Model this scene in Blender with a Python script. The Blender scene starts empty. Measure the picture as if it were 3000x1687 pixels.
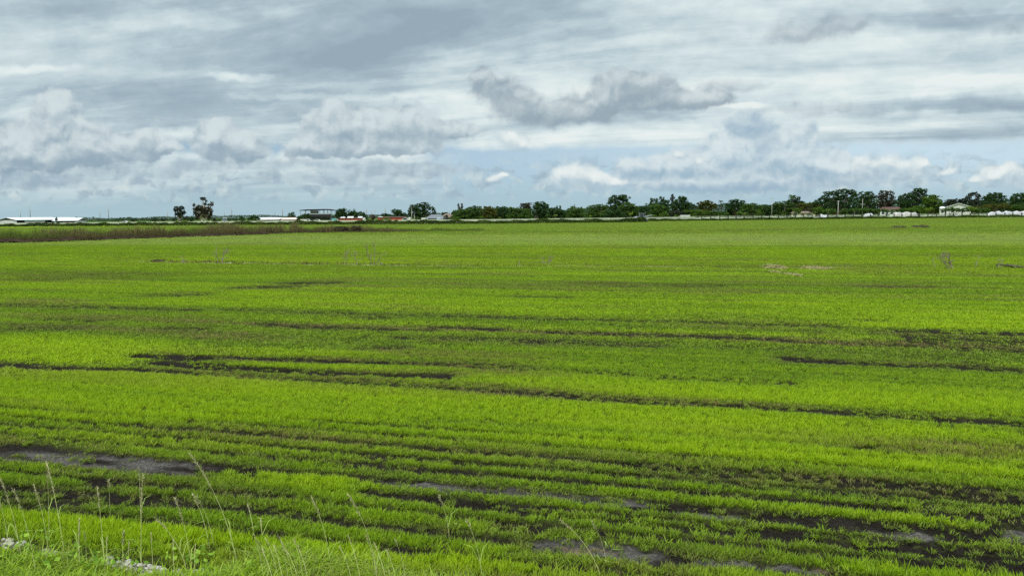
import bpy, math, random
import numpy as np
from mathutils import Vector, Matrix

scene = bpy.context.scene
COL = scene.collection
RNG = np.random.default_rng(7)
random.seed(7)

# ------------------------------------------------------------------ camera
EYE = 2.5
F = 2356.0                       # focal length in pixels of a 3000 px wide frame
PITCH = math.radians(5.19)
ROLL = 0.0103
_cp, _sp = math.cos(PITCH), math.sin(PITCH)
R0 = np.array([1.0, 0, 0]); U0 = np.array([0, _sp, _cp]); FW = np.array([0, _cp, -_sp])
UP = math.cos(ROLL) * U0 + math.sin(ROLL) * R0
RT = math.cos(ROLL) * R0 - math.sin(ROLL) * U0
CAM = np.array([0, 0, EYE])

cam_d = bpy.data.cameras.new("camera")
cam = bpy.data.objects.new("camera", cam_d)
COL.objects.link(cam)
cam_d.sensor_width = 36.0
cam_d.lens = 36.0 * F / 3000.0
cam_d.clip_start = 0.05
cam_d.clip_end = 40000
m = Matrix.Identity(4)
for i in range(3):
    m[i][0], m[i][1], m[i][2], m[i][3] = RT[i], UP[i], -FW[i], CAM[i]
cam.matrix_world = m
scene.camera = cam


def ray(px, py):
    return ((px - 1500.0) / F) * RT - ((py - 843.5) / F) * UP + FW


def at(px, py, Y):               # the point of a view ray that lies Y metres ahead
    d = ray(px, py)
    return CAM + d * (Y / d[1])


def gnd(px, py):                 # where a view ray meets the field
    d = ray(px, py)
    return CAM + d * (-EYE / d[2])


def proj(X, Y, Z):               # world -> photograph pixels (arrays)
    v = np.stack([X, Y, Z - EYE], -1)
    w = np.maximum(v @ FW, 1e-3)
    return 1500.0 + F * (v @ RT) / w, 843.5 - F * (v @ UP) / w


# ------------------------------------------------------------------ noise
def _hash(ix, iy, seed):
    n = (ix.astype(np.int64) * 374761393 + iy.astype(np.int64) * 668265263 + seed * 2147483647) & 0xFFFFFFFF
    n = ((n ^ (n >> 13)) * 1274126177) & 0xFFFFFFFF
    n = n ^ (n >> 16)
    return (n & 0xFFFFFF) / float(0xFFFFFF)


def vnoise(x, y, seed=0):
    ix, iy = np.floor(x), np.floor(y)
    fx, fy = x - ix, y - iy
    fx = fx * fx * (3 - 2 * fx); fy = fy * fy * (3 - 2 * fy)
    a = _hash(ix, iy, seed); b = _hash(ix + 1, iy, seed)
    c = _hash(ix, iy + 1, seed); d = _hash(ix + 1, iy + 1, seed)
    return (a * (1 - fx) + b * fx) * (1 - fy) + (c * (1 - fx) + d * fx) * fy


def fbm(x, y, seed=0, octv=4):
    s, a, t = 0.0, 0.5, 0.0
    for o in range(octv):
        s = s + a * vnoise(x * 2 ** o + 13.7 * o, y * 2 ** o + 5.1 * o, seed + o)
        t += a; a *= 0.5
    return s / t


def sstep(a, b, x):
    t = np.clip((x - a) / (b - a), 0, 1)
    return t * t * (3 - 2 * t)


# ------------------------------------------------------------------ mesh helpers
class MB:
    """collects shapes for one mesh"""
    def __init__(s):
        s.v, s.f = [], []

    def add(s, verts, faces):
        b = len(s.v)
        s.v.extend([tuple(map(float, p)) for p in verts])
        s.f.extend([tuple(b + i for i in f) for f in faces])
        return s

    def box(s, x0, x1, y0, y1, z0, z1):
        v = [(x0, y0, z0), (x1, y0, z0), (x1, y1, z0), (x0, y1, z0), (x0, y0, z1), (x1, y0, z1), (x1, y1, z1), (x0, y1, z1)]
        return s.add(v, [(0, 3, 2, 1), (4, 5, 6, 7), (0, 1, 5, 4), (1, 2, 6, 5), (2, 3, 7, 6), (3, 0, 4, 7)])

    def prism(s, prof, y0, y1):      # a profile in x-z pulled along y
        n = len(prof)
        v = [(p[0], y0, p[1]) for p in prof] + [(p[0], y1, p[1]) for p in prof]
        f = [tuple(range(n)), tuple(range(2 * n - 1, n - 1, -1))]
        for i in range(n):
            j = (i + 1) % n
            f.append((i, i + n, j + n, j))
        return s.add(v, f)

    def prism_x(s, prof, x0, x1):    # a profile in y-z pulled along x
        n = len(prof)
        v = [(x0, p[0], p[1]) for p in prof] + [(x1, p[0], p[1]) for p in prof]
        f = [tuple(range(n - 1, -1, -1)), tuple(range(n, 2 * n))]
        for i in range(n):
            j = (i + 1) % n
            f.append((i, j, j + n, i + n))
        return s.add(v, f)

    def tube(s, path, radii, n=7):
        path = [np.array(p, float) for p in path]
        rings = []
        for i, p in enumerate(path):
            a = path[max(i - 1, 0)]; b = path[min(i + 1, len(path) - 1)]
            d = b - a; d = d / (np.linalg.norm(d) + 1e-9)
            ref = np.array([0, 0, 1.0]) if abs(d[2]) < 0.9 else np.array([1.0, 0, 0])
            u = np.cross(d, ref); u /= np.linalg.norm(u); w = np.cross(d, u)
            rings.append([p + radii[i] * (math.cos(2 * math.pi * k / n) * u + math.sin(2 * math.pi * k / n) * w) for k in range(n)])
        v = [q for r in rings for q in r]
        f = []
        for i in range(len(path) - 1):
            for k in range(n):
                k2 = (k + 1) % n
                f.append((i * n + k, i * n + k2, (i + 1) * n + k2, (i + 1) * n + k))
        f.append(tuple(range(n - 1, -1, -1))); f.append(tuple((len(path) - 1) * n + k for k in range(n)))
        return s.add(v, f)

    def wheel(s, c, r, w, n=16):     # axle along x
        v = []
        for sx in (-w / 2, w / 2):
            v += [(c[0] + sx, c[1] + r * math.cos(2 * math.pi * k / n), c[2] + r * math.sin(2 * math.pi * k / n)) for k in range(n)]
        f = [tuple(range(n - 1, -1, -1)), tuple(range(n, 2 * n))] + [(k, (k + 1) % n, n + (k + 1) % n, n + k) for k in range(n)]
        return s.add(v, f)

    def wheel_y(s, c, r, w, n=16):   # axle along y
        v = []
        for sy in (-w / 2, w / 2):
            v += [(c[0] + r * math.cos(2 * math.pi * k / n), c[1] + sy, c[2] + r * math.sin(2 * math.pi * k / n)) for k in range(n)]
        f = [tuple(range(n)), tuple(range(2 * n - 1, n - 1, -1))] + [(n + k, n + (k + 1) % n, (k + 1) % n, k) for k in range(n)]
        return s.add(v, f)

    def build(s, name, mat, parent=None, smooth=False, bevel=0):
        me = bpy.data.meshes.new(name)
        me.from_pydata(s.v, [], s.f)
        me.update()
        o = bpy.data.objects.new(name, me)
        COL.objects.link(o)
        if mat: me.materials.append(mat)
        if smooth:
            for p in me.polygons: p.use_smooth = True
        if bevel:
            b = o.modifiers.new("bevel", "BEVEL"); b.width = bevel; b.segments = 2; b.limit_method = 'ANGLE'
        if parent: o.parent = parent
        return o


def np_mesh(name, verts, faces, attrs=None, mat=None, parent=None, link=True, smooth=False):
    """faces: (n,k) int array, all the same size"""
    me = bpy.data.meshes.new(name)
    verts = np.ascontiguousarray(verts, np.float32); faces = np.ascontiguousarray(faces, np.int32)
    n, k = faces.shape if faces.size else (0, 3)
    me.vertices.add(len(verts)); me.vertices.foreach_set("co", verts.ravel())
    if n:
        me.loops.add(n * k); me.loops.foreach_set("vertex_index", faces.ravel())
        me.polygons.add(n)
        me.polygons.foreach_set("loop_start", np.arange(0, n * k, k, dtype=np.int32))
        me.polygons.foreach_set("loop_total", np.full(n, k, np.int32))
    for an, (typ, data) in (attrs or {}).items():
        a = me.attributes.new(an, typ, 'POINT')
        key = {'FLOAT': 'value', 'INT': 'value', 'FLOAT_VECTOR': 'vector', 'FLOAT_COLOR': 'color'}[typ]
        a.data.foreach_set(key, np.ascontiguousarray(data, np.int32 if typ == 'INT' else np.float32).ravel())
    me.update(calc_edges=True)
    if smooth and n:
        me.polygons.foreach_set("use_smooth", np.ones(n, bool))
    if mat: me.materials.append(mat)
    o = bpy.data.objects.new(name, me)
    if link: COL.objects.link(o)
    if parent: o.parent = parent
    return o


def tag(o, label=None, cat=None, group=None, kind=None):
    if label: o['label'] = label
    if cat: o['category'] = cat
    if group: o['group'] = group
    if kind: o['kind'] = kind
    return o


def thing(name, label, cat, loc=(0, 0, 0), rz=0.0, group=None):
    o = bpy.data.objects.new(name, None)
    o.empty_display_size = 0.3
    COL.objects.link(o)
    o.location = [float(c) for c in loc]
    o.rotation_euler = (0, 0, rz)
    return tag(o, label, cat, group)


def put(o, loc, rz=0.0):
    o.location = [float(c) for c in loc]; o.rotation_euler = (0, 0, rz)
    return o


# ------------------------------------------------------------------ materials
def new_mat(name):
    mt = bpy.data.materials.new(name); mt.use_nodes = True
    nt = mt.node_tree; nt.nodes.clear()
    out = nt.nodes.new("ShaderNodeOutputMaterial")
    return mt, nt, out


def principled(name, col, rough=0.8, var=0.18, scale=3.0, metallic=0.0, spec=0.3, bump=0.0):
    """a base colour broken up by two scales of noise"""
    mt, nt, out = new_mat(name)
    b = nt.nodes.new("ShaderNodeBsdfPrincipled")
    nt.links.new(b.outputs[0], out.inputs[0])
    tc = nt.nodes.new("ShaderNodeTexCoord")
    no = nt.nodes.new("ShaderNodeTexNoise"); no.inputs['Scale'].default_value = scale; no.inputs['Detail'].default_value = 5
    nt.links.new(tc.outputs['Object'], no.inputs['Vector'])
    rp = nt.nodes.new("ShaderNodeValToRGB")
    rp.color_ramp.elements[0].position = 0.3; rp.color_ramp.elements[1].position = 0.7
    rp.color_ramp.elements[0].color = [c * (1 - var) for c in col] + [1]
    rp.color_ramp.elements[1].color = [min(1, c * (1 + var)) for c in col] + [1]
    nt.links.new(no.outputs[0], rp.inputs[0]); nt.links.new(rp.outputs[0], b.inputs['Base Color'])
    b.inputs['Roughness'].default_value = rough
    b.inputs['Metallic'].default_value = metallic
    b.inputs['Specular IOR Level'].default_value = spec
    if bump:
        bp = nt.nodes.new("ShaderNodeBump"); bp.inputs['Strength'].default_value = bump; bp.inputs['Distance'].default_value = 0.05
        nt.links.new(no.outputs[0], bp.inputs['Height']); nt.links.new(bp.outputs[0], b.inputs['Normal'])
    return mt


def leaf_mat(name, lo, hi, trans=0.35, dry=None):
    """foliage: colour between lo and hi by the clump's own tone; thin leaves let light through"""
    mt, nt, out = new_mat(name)
    at_ = nt.nodes.new("ShaderNodeAttribute"); at_.attribute_name = "tone"
    rp = nt.nodes.new("ShaderNodeValToRGB")
    rp.color_ramp.elements[0].color = (*lo, 1); rp.color_ramp.elements[1].color = (*hi, 1)
    if dry:
        e = rp.color_ramp.elements.new(0.93); e.color = (*hi, 1)
        rp.color_ramp.elements[2].color = (*dry, 1)
    nt.links.new(at_.outputs['Fac'], rp.inputs[0])
    d = nt.nodes.new("ShaderNodeBsdfDiffuse"); t = nt.nodes.new("ShaderNodeBsdfTranslucent")
    nt.links.new(rp.outputs[0], d.inputs[0]); nt.links.new(rp.outputs[0], t.inputs[0])
    mx = nt.nodes.new("ShaderNodeMixShader"); mx.inputs[0].default_value = trans
    nt.links.new(d.outputs[0], mx.inputs[1]); nt.links.new(t.outputs[0], mx.inputs[2])
    nt.links.new(mx.outputs[0], out.inputs[0])
    return mt
# ------------------------------------------------------------------ sky and sun
SUN_EL, SUN_AZ = math.radians(58), math.radians(-150)     # high, over the viewer's left shoulder
world = bpy.data.worlds.new("World"); scene.world = world
world.use_nodes = True
WN = world.node_tree; WN.nodes.clear()
_w = WN.nodes.new; _l = WN.links.new


def _in(sock, v):
    if isinstance(v, bpy.types.NodeSocket): _l(v, sock)
    elif v is not None: sock.default_value = v


def M(op, a, b=None, c=None, clamp=False):
    n = _w("ShaderNodeMath"); n.operation = op; n.use_clamp = clamp
    _in(n.inputs[0], a); _in(n.inputs[1], b); _in(n.inputs[2], c)
    return n.outputs[0]


def V(op, a, b=None, c=None):
    n = _w("ShaderNodeVectorMath"); n.operation = op
    _in(n.inputs[0], a)
    if b is not None: _in(n.inputs[1], b)
    if c is not None: _in(n.inputs[2], c)
    return n.outputs['Value'] if op in ('LENGTH', 'DOT_PRODUCT') else n.outputs[0]


def SS(x, a, b, lo=0.0, hi=1.0):                            # smooth step
    n = _w("ShaderNodeMapRange"); n.interpolation_type = 'SMOOTHSTEP'
    _in(n.inputs[0], x); n.inputs[1].default_value = a; n.inputs[2].default_value = b
    n.inputs[3].default_value = lo; n.inputs[4].default_value = hi
    return n.outputs[0]


def NZ(vec, scale, detail=5, rough=0.5, dist=0.0, color=False, dim='3D'):
    n = _w("ShaderNodeTexNoise"); n.noise_dimensions = dim
    _l(vec, n.inputs['Vector']); n.inputs['Scale'].default_value = scale
    n.inputs['Detail'].default_value = detail; n.inputs['Roughness'].default_value = rough
    n.inputs['Distortion'].default_value = dist
    return n.outputs['Color' if color else 'Fac']


def XYZ(x, y, z=0.0):
    n = _w("ShaderNodeCombineXYZ"); _in(n.inputs[0], x); _in(n.inputs[1], y); _in(n.inputs[2], z)
    return n.outputs[0]


def MIXC(f, a, b):
    n = _w("ShaderNodeMix"); n.data_type = 'RGBA'
    _in(n.inputs[0], f); _in(n.inputs[6], a); _in(n.inputs[7], b)
    return n.outputs[2]


def RAMP(f, stops):
    n = _w("ShaderNodeValToRGB"); _l(f, n.inputs[0])
    cr = n.color_ramp
    while len(cr.elements) < len(stops): cr.elements.new(0.5)
    for e, (p, c) in zip(cr.elements, stops): e.position = p; e.color = (*c, 1)
    return n.outputs[0]


def s2l(r, g, b):
    f = lambda c: c / 12.92 if c <= 0.04045 else ((c + 0.055) / 1.055) ** 2.4
    return (f(r / 255), f(g / 255), f(b / 255))


tc = _w("ShaderNodeTexCoord"); DIR = tc.outputs['Generated']
sp = _w("ShaderNodeSeparateXYZ"); _l(DIR, sp.inputs[0])
dx, dy, dz = sp.outputs
zpos = M('MAXIMUM', dz, 0.0)

nish = _w("ShaderNodeTexSky"); nish.sky_type = 'NISHITA'; nish.sun_disc = False
nish.sun_elevation = SUN_EL; nish.sun_rotation = SUN_AZ + math.pi
nish.air_density = 1.2; nish.dust_density = 1.0; nish.ozone_density = 1.5
_l(V('NORMALIZE', V('ADD', DIR, (0, 0, 0.45))), nish.inputs[0])
BLUE = V('MULTIPLY', nish.outputs[0], (0.138, 0.140, 0.113))     # the clear sky, as radiance
STRENGTH = 0.1

# the high sheet of cloud: a layer seen in perspective, streaked along one heading
zc = M('ADD', zpos, 0.075)
lx, ly = M('DIVIDE', dx, zc), M('DIVIDE', dy, zc)
ca, sa = math.cos(math.radians(160)), math.sin(math.radians(160))
la = M('ADD', M('MULTIPLY', lx, ca), M('MULTIPLY', ly, sa))
lb = M('SUBTRACT', M('MULTIPLY', ly, ca), M('MULTIPLY', lx, sa))
n1 = NZ(XYZ(M('MULTIPLY', la, 0.17), M('MULTIPLY', lb, 0.55), 3.1), 1.0, 8, 0.56, 0.3)
n2 = NZ(XYZ(M('MULTIPLY', la, 0.6), M('MULTIPLY', lb, 1.25), 9.7), 1.0, 8, 0.6, 0.5)
sheet0 = M('ADD', M('MULTIPLY', n1, 0.52), M('MULTIPLY', n2, 0.48))
sheet = M('MULTIPLY_ADD', M('SUBTRACT', sheet0, 0.5), 3.4, 0.53)
SHEET_STOPS = [(0.0, s2l(150, 170, 184)), (0.30, s2l(169, 189, 200)), (0.55, s2l(195, 212, 218)), (0.78, s2l(215, 229, 231)), (1.0, s2l(232, 240, 239))]
HAZE_C = (*s2l(168, 196, 207), 1)

# --- away from the view: the same sheet, brighter towards the zenith as under any overcast
zen = SS(dz, 0.25, 0.9, 1.0, ZENITH if 'ZENITH' in globals() else 3.0)
c_far = V('SCALE', RAMP(sheet, SHEET_STOPS)); c_far.node.inputs['Scale'].default_value = 1.0
_l(zen, c_far.node.inputs['Scale'])
c_far = MIXC(SS(dz, 0.0, 0.10, 0.8, 0.0), c_far, HAZE_C)
bg_far = _w("ShaderNodeBackground"); bg_far.inputs['Strength'].default_value = STRENGTH
_l(V('SCALE', c_far), bg_far.inputs[0]); bg_far.inputs[0].links[0].from_node.inputs['Scale'].default_value = 1 / STRENGTH

# --- ahead: single clouds standing over the far edge of the field
yy = M('MAXIMUM', dy, 0.05)
q = XYZ(M('MULTIPLY', M('DIVIDE', dx, yy), 23.56), M('MULTIPLY', M('DIVIDE', dz, yy), 23.56), 0.0)


def q_of(px, py):
    d = ray(px, py)
    return 23.56 * d[0] / d[1], 23.56 * d[2] / d[1]


wob = V('SUBTRACT', NZ(q, 1.1, 6, 0.55, 0, True), (0.5, 0.5, 0.5))
qw = V('MULTIPLY_ADD', wob, (0.75, 0.55, 0.0), q)
qs = V('MULTIPLY_ADD', wob, (1.6, 0.5, 0.0), q)
fb = NZ(q, 2.0, 8, 0.54)
ra = NZ(qw, 1.7, 6, 0.5)
rb = NZ(V('ADD', qw, (-0.08, 0.20, 0.0)), 1.7, 6, 0.5)
relief = M('MULTIPLY', M('SUBTRACT', ra, rb), 1.9)
qx, qy = [o for o in (lambda n: (_l(q, n.inputs[0]), n.outputs)[1])(_w("ShaderNodeSeparateXYZ"))][:2]


def cloud(blobs, vec=None):
    m_ = None
    for (cx, cy, rx, ry) in blobs:
        a, b = q_of(cx, cy); ix, iy = 100.0 / rx, 100.0 / ry
        l_ = V('MULTIPLY_ADD', vec or qw, (ix, iy, 0), (-a * ix, -b * iy, 0))
        g_ = M('POWER', 0.3, V('DOT_PRODUCT', l_, l_))
        m_ = g_ if m_ is None else M('ADD', m_, g_)
    return m_


def soft(cx, cy, rx, ry, amt):
    a, b = q_of(cx, cy); ix, iy = 100.0 / rx, 100.0 / ry
    l_ = V('LENGTH', V('MULTIPLY_ADD', qs, (ix, iy, 0), (-a * ix, -b * iy, 0)))
    return SS(l_, 0.15, 1.25, amt, 0.0)


# broad lights and darks of the sheet
sh = sheet
for p in [(900, 60, 900, 150, -0.36), (1050, 190, 500, 55, -0.20), (250, 170, 420, 45, -0.10), (120, 60, 350, 110, -0.24), (300, 265, 380, 35, -0.20),
          (1420, 190, 330, 90, 0.30), (2150, 60, 650, 110, 0.26), (2600, 160, 520, 90, 0.22), (690, 226, 130, 13, 0.42), (90, 203, 160, 16, 0.36),
          (520, 388, 130, 20, 0.34), (60, 335, 80, 26, 0.32), (2760, 305, 420, 26, -0.34), (2250, 130, 260, 26, -0.14), (2850, 235, 260, 20, 0.26),
          (2600, 360, 600, 30, 0.12), (1750, 390, 420, 22, 0.22), (2150, 312, 130, 10, 0.42), (900, 60, 260, 60, 0.12), (430, 60, 210, 35, 0.22), (1050, 280, 480, 12, 0.22)]:
    sh = M('ADD', sh, soft(*p))
ql = V('MULTIPLY', qw, (0.50, 1.05, 1.0))
l1 = NZ(ql, 0.9, 7, 0.55); l2 = NZ(V('ADD', ql, (-0.06, 0.22, 0.0)), 0.9, 7, 0.55)
sh = M('MULTIPLY_ADD', M('SUBTRACT', l1, l2), 1.15, M('MULTIPLY_ADD', M('SUBTRACT', l1, 0.5), -0.75, sh))
c_sheet = RAMP(sh, SHEET_STOPS)

# where the sheet ends and clear sky shows: a level edge right of the middle
edge_q = q_of(2200, 424)[1]
fbw = M('MULTIPLY_ADD', M('SUBTRACT', fb, 0.5), 0.30, M('MULTIPLY', M('SUBTRACT', n1, 0.5), 0.35))
above = SS(M('ADD', qy, fbw), edge_q - 0.10, edge_q + 0.16)
lft_x = q_of(1330, 470)[0]
left_ = SS(M('ADD', qx, M('MULTIPLY', fbw, 5.0)), lft_x + 0.9, lft_x - 1.6)
cover = M('MAXIMUM', above, M('MULTIPLY', left_, 0.88))
for p in [(560, 432, 60, 22, -0.85), (805, 437, 36, 26, -0.75), (1290, 425, 60, 40, -0.3)]:
    cover = M('ADD', cover, soft(*p), clamp=True)
col = MIXC(cover, BLUE, c_sheet)
# air thickening to the horizon
hq = q_of(1500, 628)[1]
col = MIXC(SS(qy, hq - 0.1, hq + 1.7, 0.92, 0.0), col, HAZE_C)

# small far cumulus in the haze over the horizon
lowband = M('MULTIPLY', SS(qy, hq + 0.25, hq + 0.7), SS(qy, hq + 2.0, hq + 1.0))
nlow = NZ(V('MULTIPLY', qw, (1.0, 2.0, 1.0)), 1.5, 7, 0.55)
lowm = M('MULTIPLY', M('MULTIPLY', SS(nlow, 0.44, 0.60), lowband), 0.80)
col = MIXC(lowm, col, MIXC(SS(relief, -0.25, 0.3), (*s2l(156, 178, 192), 1), (*s2l(205, 220, 222), 1)))

GREY = [(60, 440, 120, 60), (30, 405, 90, 50), (165, 375, 75, 80), (170, 320, 48, 50), (225, 400, 70, 70), (290, 430, 70, 45), (390, 428, 70, 40), (430, 408, 42, 30),
        (480, 432, 60, 22), (110, 468, 210, 36), (605, 405, 42, 48), (640, 430, 65, 50), (690, 412, 55, 35), (645, 378, 40, 30), (725, 440, 60, 38),
        (920, 370, 45, 50), (985, 335, 38, 42), (1000, 380, 80, 52), (1100, 365, 100, 55), (1215, 365, 100, 46), (1330, 380, 95, 26), (1100, 430, 200, 28), (900, 440, 60, 30), (965, 305, 22, 30)]
BAND = [(250, 505, 360, 26), (1100, 492, 190, 28), (1260, 502, 130, 20), (700, 482, 240, 20), (950, 530, 260, 16), (150, 545, 260, 14)]
DARK = [(1400, 215, 28, 24), (1420, 243, 52, 36), (1500, 290, 80, 48), (1600, 332, 125, 34), (1720, 318, 110, 42), (1790, 270, 85, 52), (1850, 238, 80, 36), (1900, 272, 95, 50),
        (2000, 300, 110, 28), (2090, 288, 60, 24)]
SMUDGE = [(2400, 78, 120, 42), (2310, 106, 95, 20), (2500, 68, 70, 24), (2770, 38, 46, 26), (2960, 78, 85, 28), (2130, 255, 120, 22), (2440, 320, 220, 18)]
RIGHT = [(2130, 440, 95, 52), (2080, 472, 115, 45), (2230, 452, 85, 60), (2300, 438, 75, 62), (2340, 398, 52, 52), (2400, 470, 85, 40), (2200, 505, 270, 48), (1860, 490, 62, 40), (1990, 482, 65, 36), (2170, 355, 55, 36), (2480, 500, 120, 36), (2100, 540, 330, 22)]
TOWER = [(2195, 368, 78, 46), (2245, 420, 42, 48), (2180, 545, 260, 20)]
WHITE = [(1490, 414, 46, 32), (1527, 422, 34, 24), (1645, 515, 55, 34), (1692, 508, 48, 32), (1745, 530, 56, 24), (1805, 540, 52, 16), (1995, 453, 27, 17), (2050, 470, 17, 17),
         (2520, 484, 42, 28), (2600, 474, 54, 36), (2680, 492, 48, 28), (2712, 474, 24, 22), (2782, 505, 38, 15), (2852, 530, 27, 10), (2902, 516, 46, 26), (2972, 506, 60, 40), (1446, 530, 32, 14), (1472, 514, 22, 12)]
PALE = [(2620, 520, 190, 26), (1700, 545, 150, 18), (2950, 540, 110, 20), (2400, 545, 200, 14)]


qw_up = V('ADD', qw, (-0.03, 0.16, 0.0))


def over(col, blobs, amp, e0, e1, op, lo, hi, vec=None, sculpt=1.0, lit_lo=-0.35, lit_hi=0.4, fade=0.0):
    d = cloud(blobs, vec)
    dd = M('MULTIPLY_ADD', M('SUBTRACT', fb, 0.5), amp, d)
    mk = M('MULTIPLY', SS(dd, e0, e1), op)
    lit = relief
    if sculpt:                                  # tops catch the light, undersides do not
        up = M('SUBTRACT', d, cloud(blobs, qw_up))
        lit = M('MULTIPLY_ADD', up, sculpt, relief)
        if fade: mk = M('MULTIPLY', mk, SS(lit, -0.5, 0.1, 1 - fade, 1.0))
    return MIXC(mk, col, MIXC(SS(lit, lit_lo, lit_hi), (*s2l(*lo), 1), (*s2l(*hi), 1)))


col = over(col, BAND, 1.0, 0.2, 0.95, 0.72, (155, 176, 191), (190, 207, 214), qs, 0)
col = over(col, RIGHT, 1.2, 0.20, 0.62, 0.88, (158, 184, 201), (216, 228, 231), None, .9, -.55, .6)
col = over(col, TOWER, 0.8, 0.2, 0.75, 0.55, (150, 177, 199), (170, 193, 207), None, 0)
col = over(col, GREY, 1.1, 0.20, 0.50, 0.88, (146, 168, 183), (211, 223, 226), None, .85, -.62, .62)
col = over(col, PALE, 0.9, 0.2, 0.8, 0.62, (170, 192, 204), (204, 217, 222), qs, 0)
col = over(col, WHITE, 1.3, 0.18, 0.85, 0.92, (174, 197, 209), (236, 242, 240), None, .75, -.65, .80, 0.4)
col = over(col, DARK, 0.95, 0.16, 0.75, 0.86, (144, 163, 176), (208, 219, 222), None, .7, -.45, .95)
col = over(col, SMUDGE, 1.2, 0.1, 1.1, 0.62, (146, 162, 175), (190, 203, 210), None, 0.6, -0.4, 0.7)
col = MIXC(SS(qy, hq - 0.1, hq + 0.9, 0.8, 0.0), col, HAZE_C)

bg_near = _w("ShaderNodeBackground"); bg_near.inputs['Strength'].default_value = STRENGTH
_l(V('SCALE', col), bg_near.inputs[0]); bg_near.inputs[0].links[0].from_node.inputs['Scale'].default_value = 1 / STRENGTH
# the cloud bank ahead is only worked out for directions it can lie in
inside = M('MULTIPLY', M('GREATER_THAN', dy, 0.55), M('LESS_THAN', dz, 0.40))
mixw = _w("ShaderNodeMixShader"); _l(inside, mixw.inputs[0])
_l(bg_far.outputs[0], mixw.inputs[1]); _l(bg_near.outputs[0], mixw.inputs[2])
wo = _w("ShaderNodeOutputWorld"); _l(mixw.outputs[0], wo.inputs[0])
world.cycles.sampling_method = 'MANUAL'; world.cycles.sample_map_resolution = 256

sun_d = bpy.data.lights.new("sun", 'SUN'); sun_d.energy = 3.6; sun_d.angle = math.radians(12)
sun_d.color = (1.0, 0.96, 0.88)
sun = bpy.data.objects.new("sun", sun_d); COL.objects.link(sun)
sv = Vector((math.sin(SUN_AZ) * math.cos(SUN_EL), math.cos(SUN_AZ) * math.cos(SUN_EL), math.sin(SUN_EL)))
sun.rotation_euler = sv.to_track_quat('Z', 'Y').to_euler()
sun.location = sv * 60

scene.view_settings.view_transform = 'Standard'; scene.view_settings.look = 'None'
scene.view_settings.exposure = 0.0; scene.view_settings.gamma = 1.0
scene.view_settings.use_curve_mapping = False
cy = scene.cycles
cy.max_bounces = 5; cy.diffuse_bounces = 3; cy.glossy_bounces = 2; cy.transmission_bounces = 3; cy.transparent_max_bounces = 4; cy.volume_bounces = 0
cy.use_denoising = False; cy.denoiser = 'OPENIMAGEDENOISE'; cy.denoising_input_passes = 'RGB_ALBEDO_NORMAL'; cy.denoising_prefilter = 'ACCURATE'
# ------------------------------------------------------------------ the turf field
RD = np.array([-0.961, 0.277]); ND = np.array([0.277, 0.961])      # along the planted rows, across them
ROW = 0.36

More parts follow.
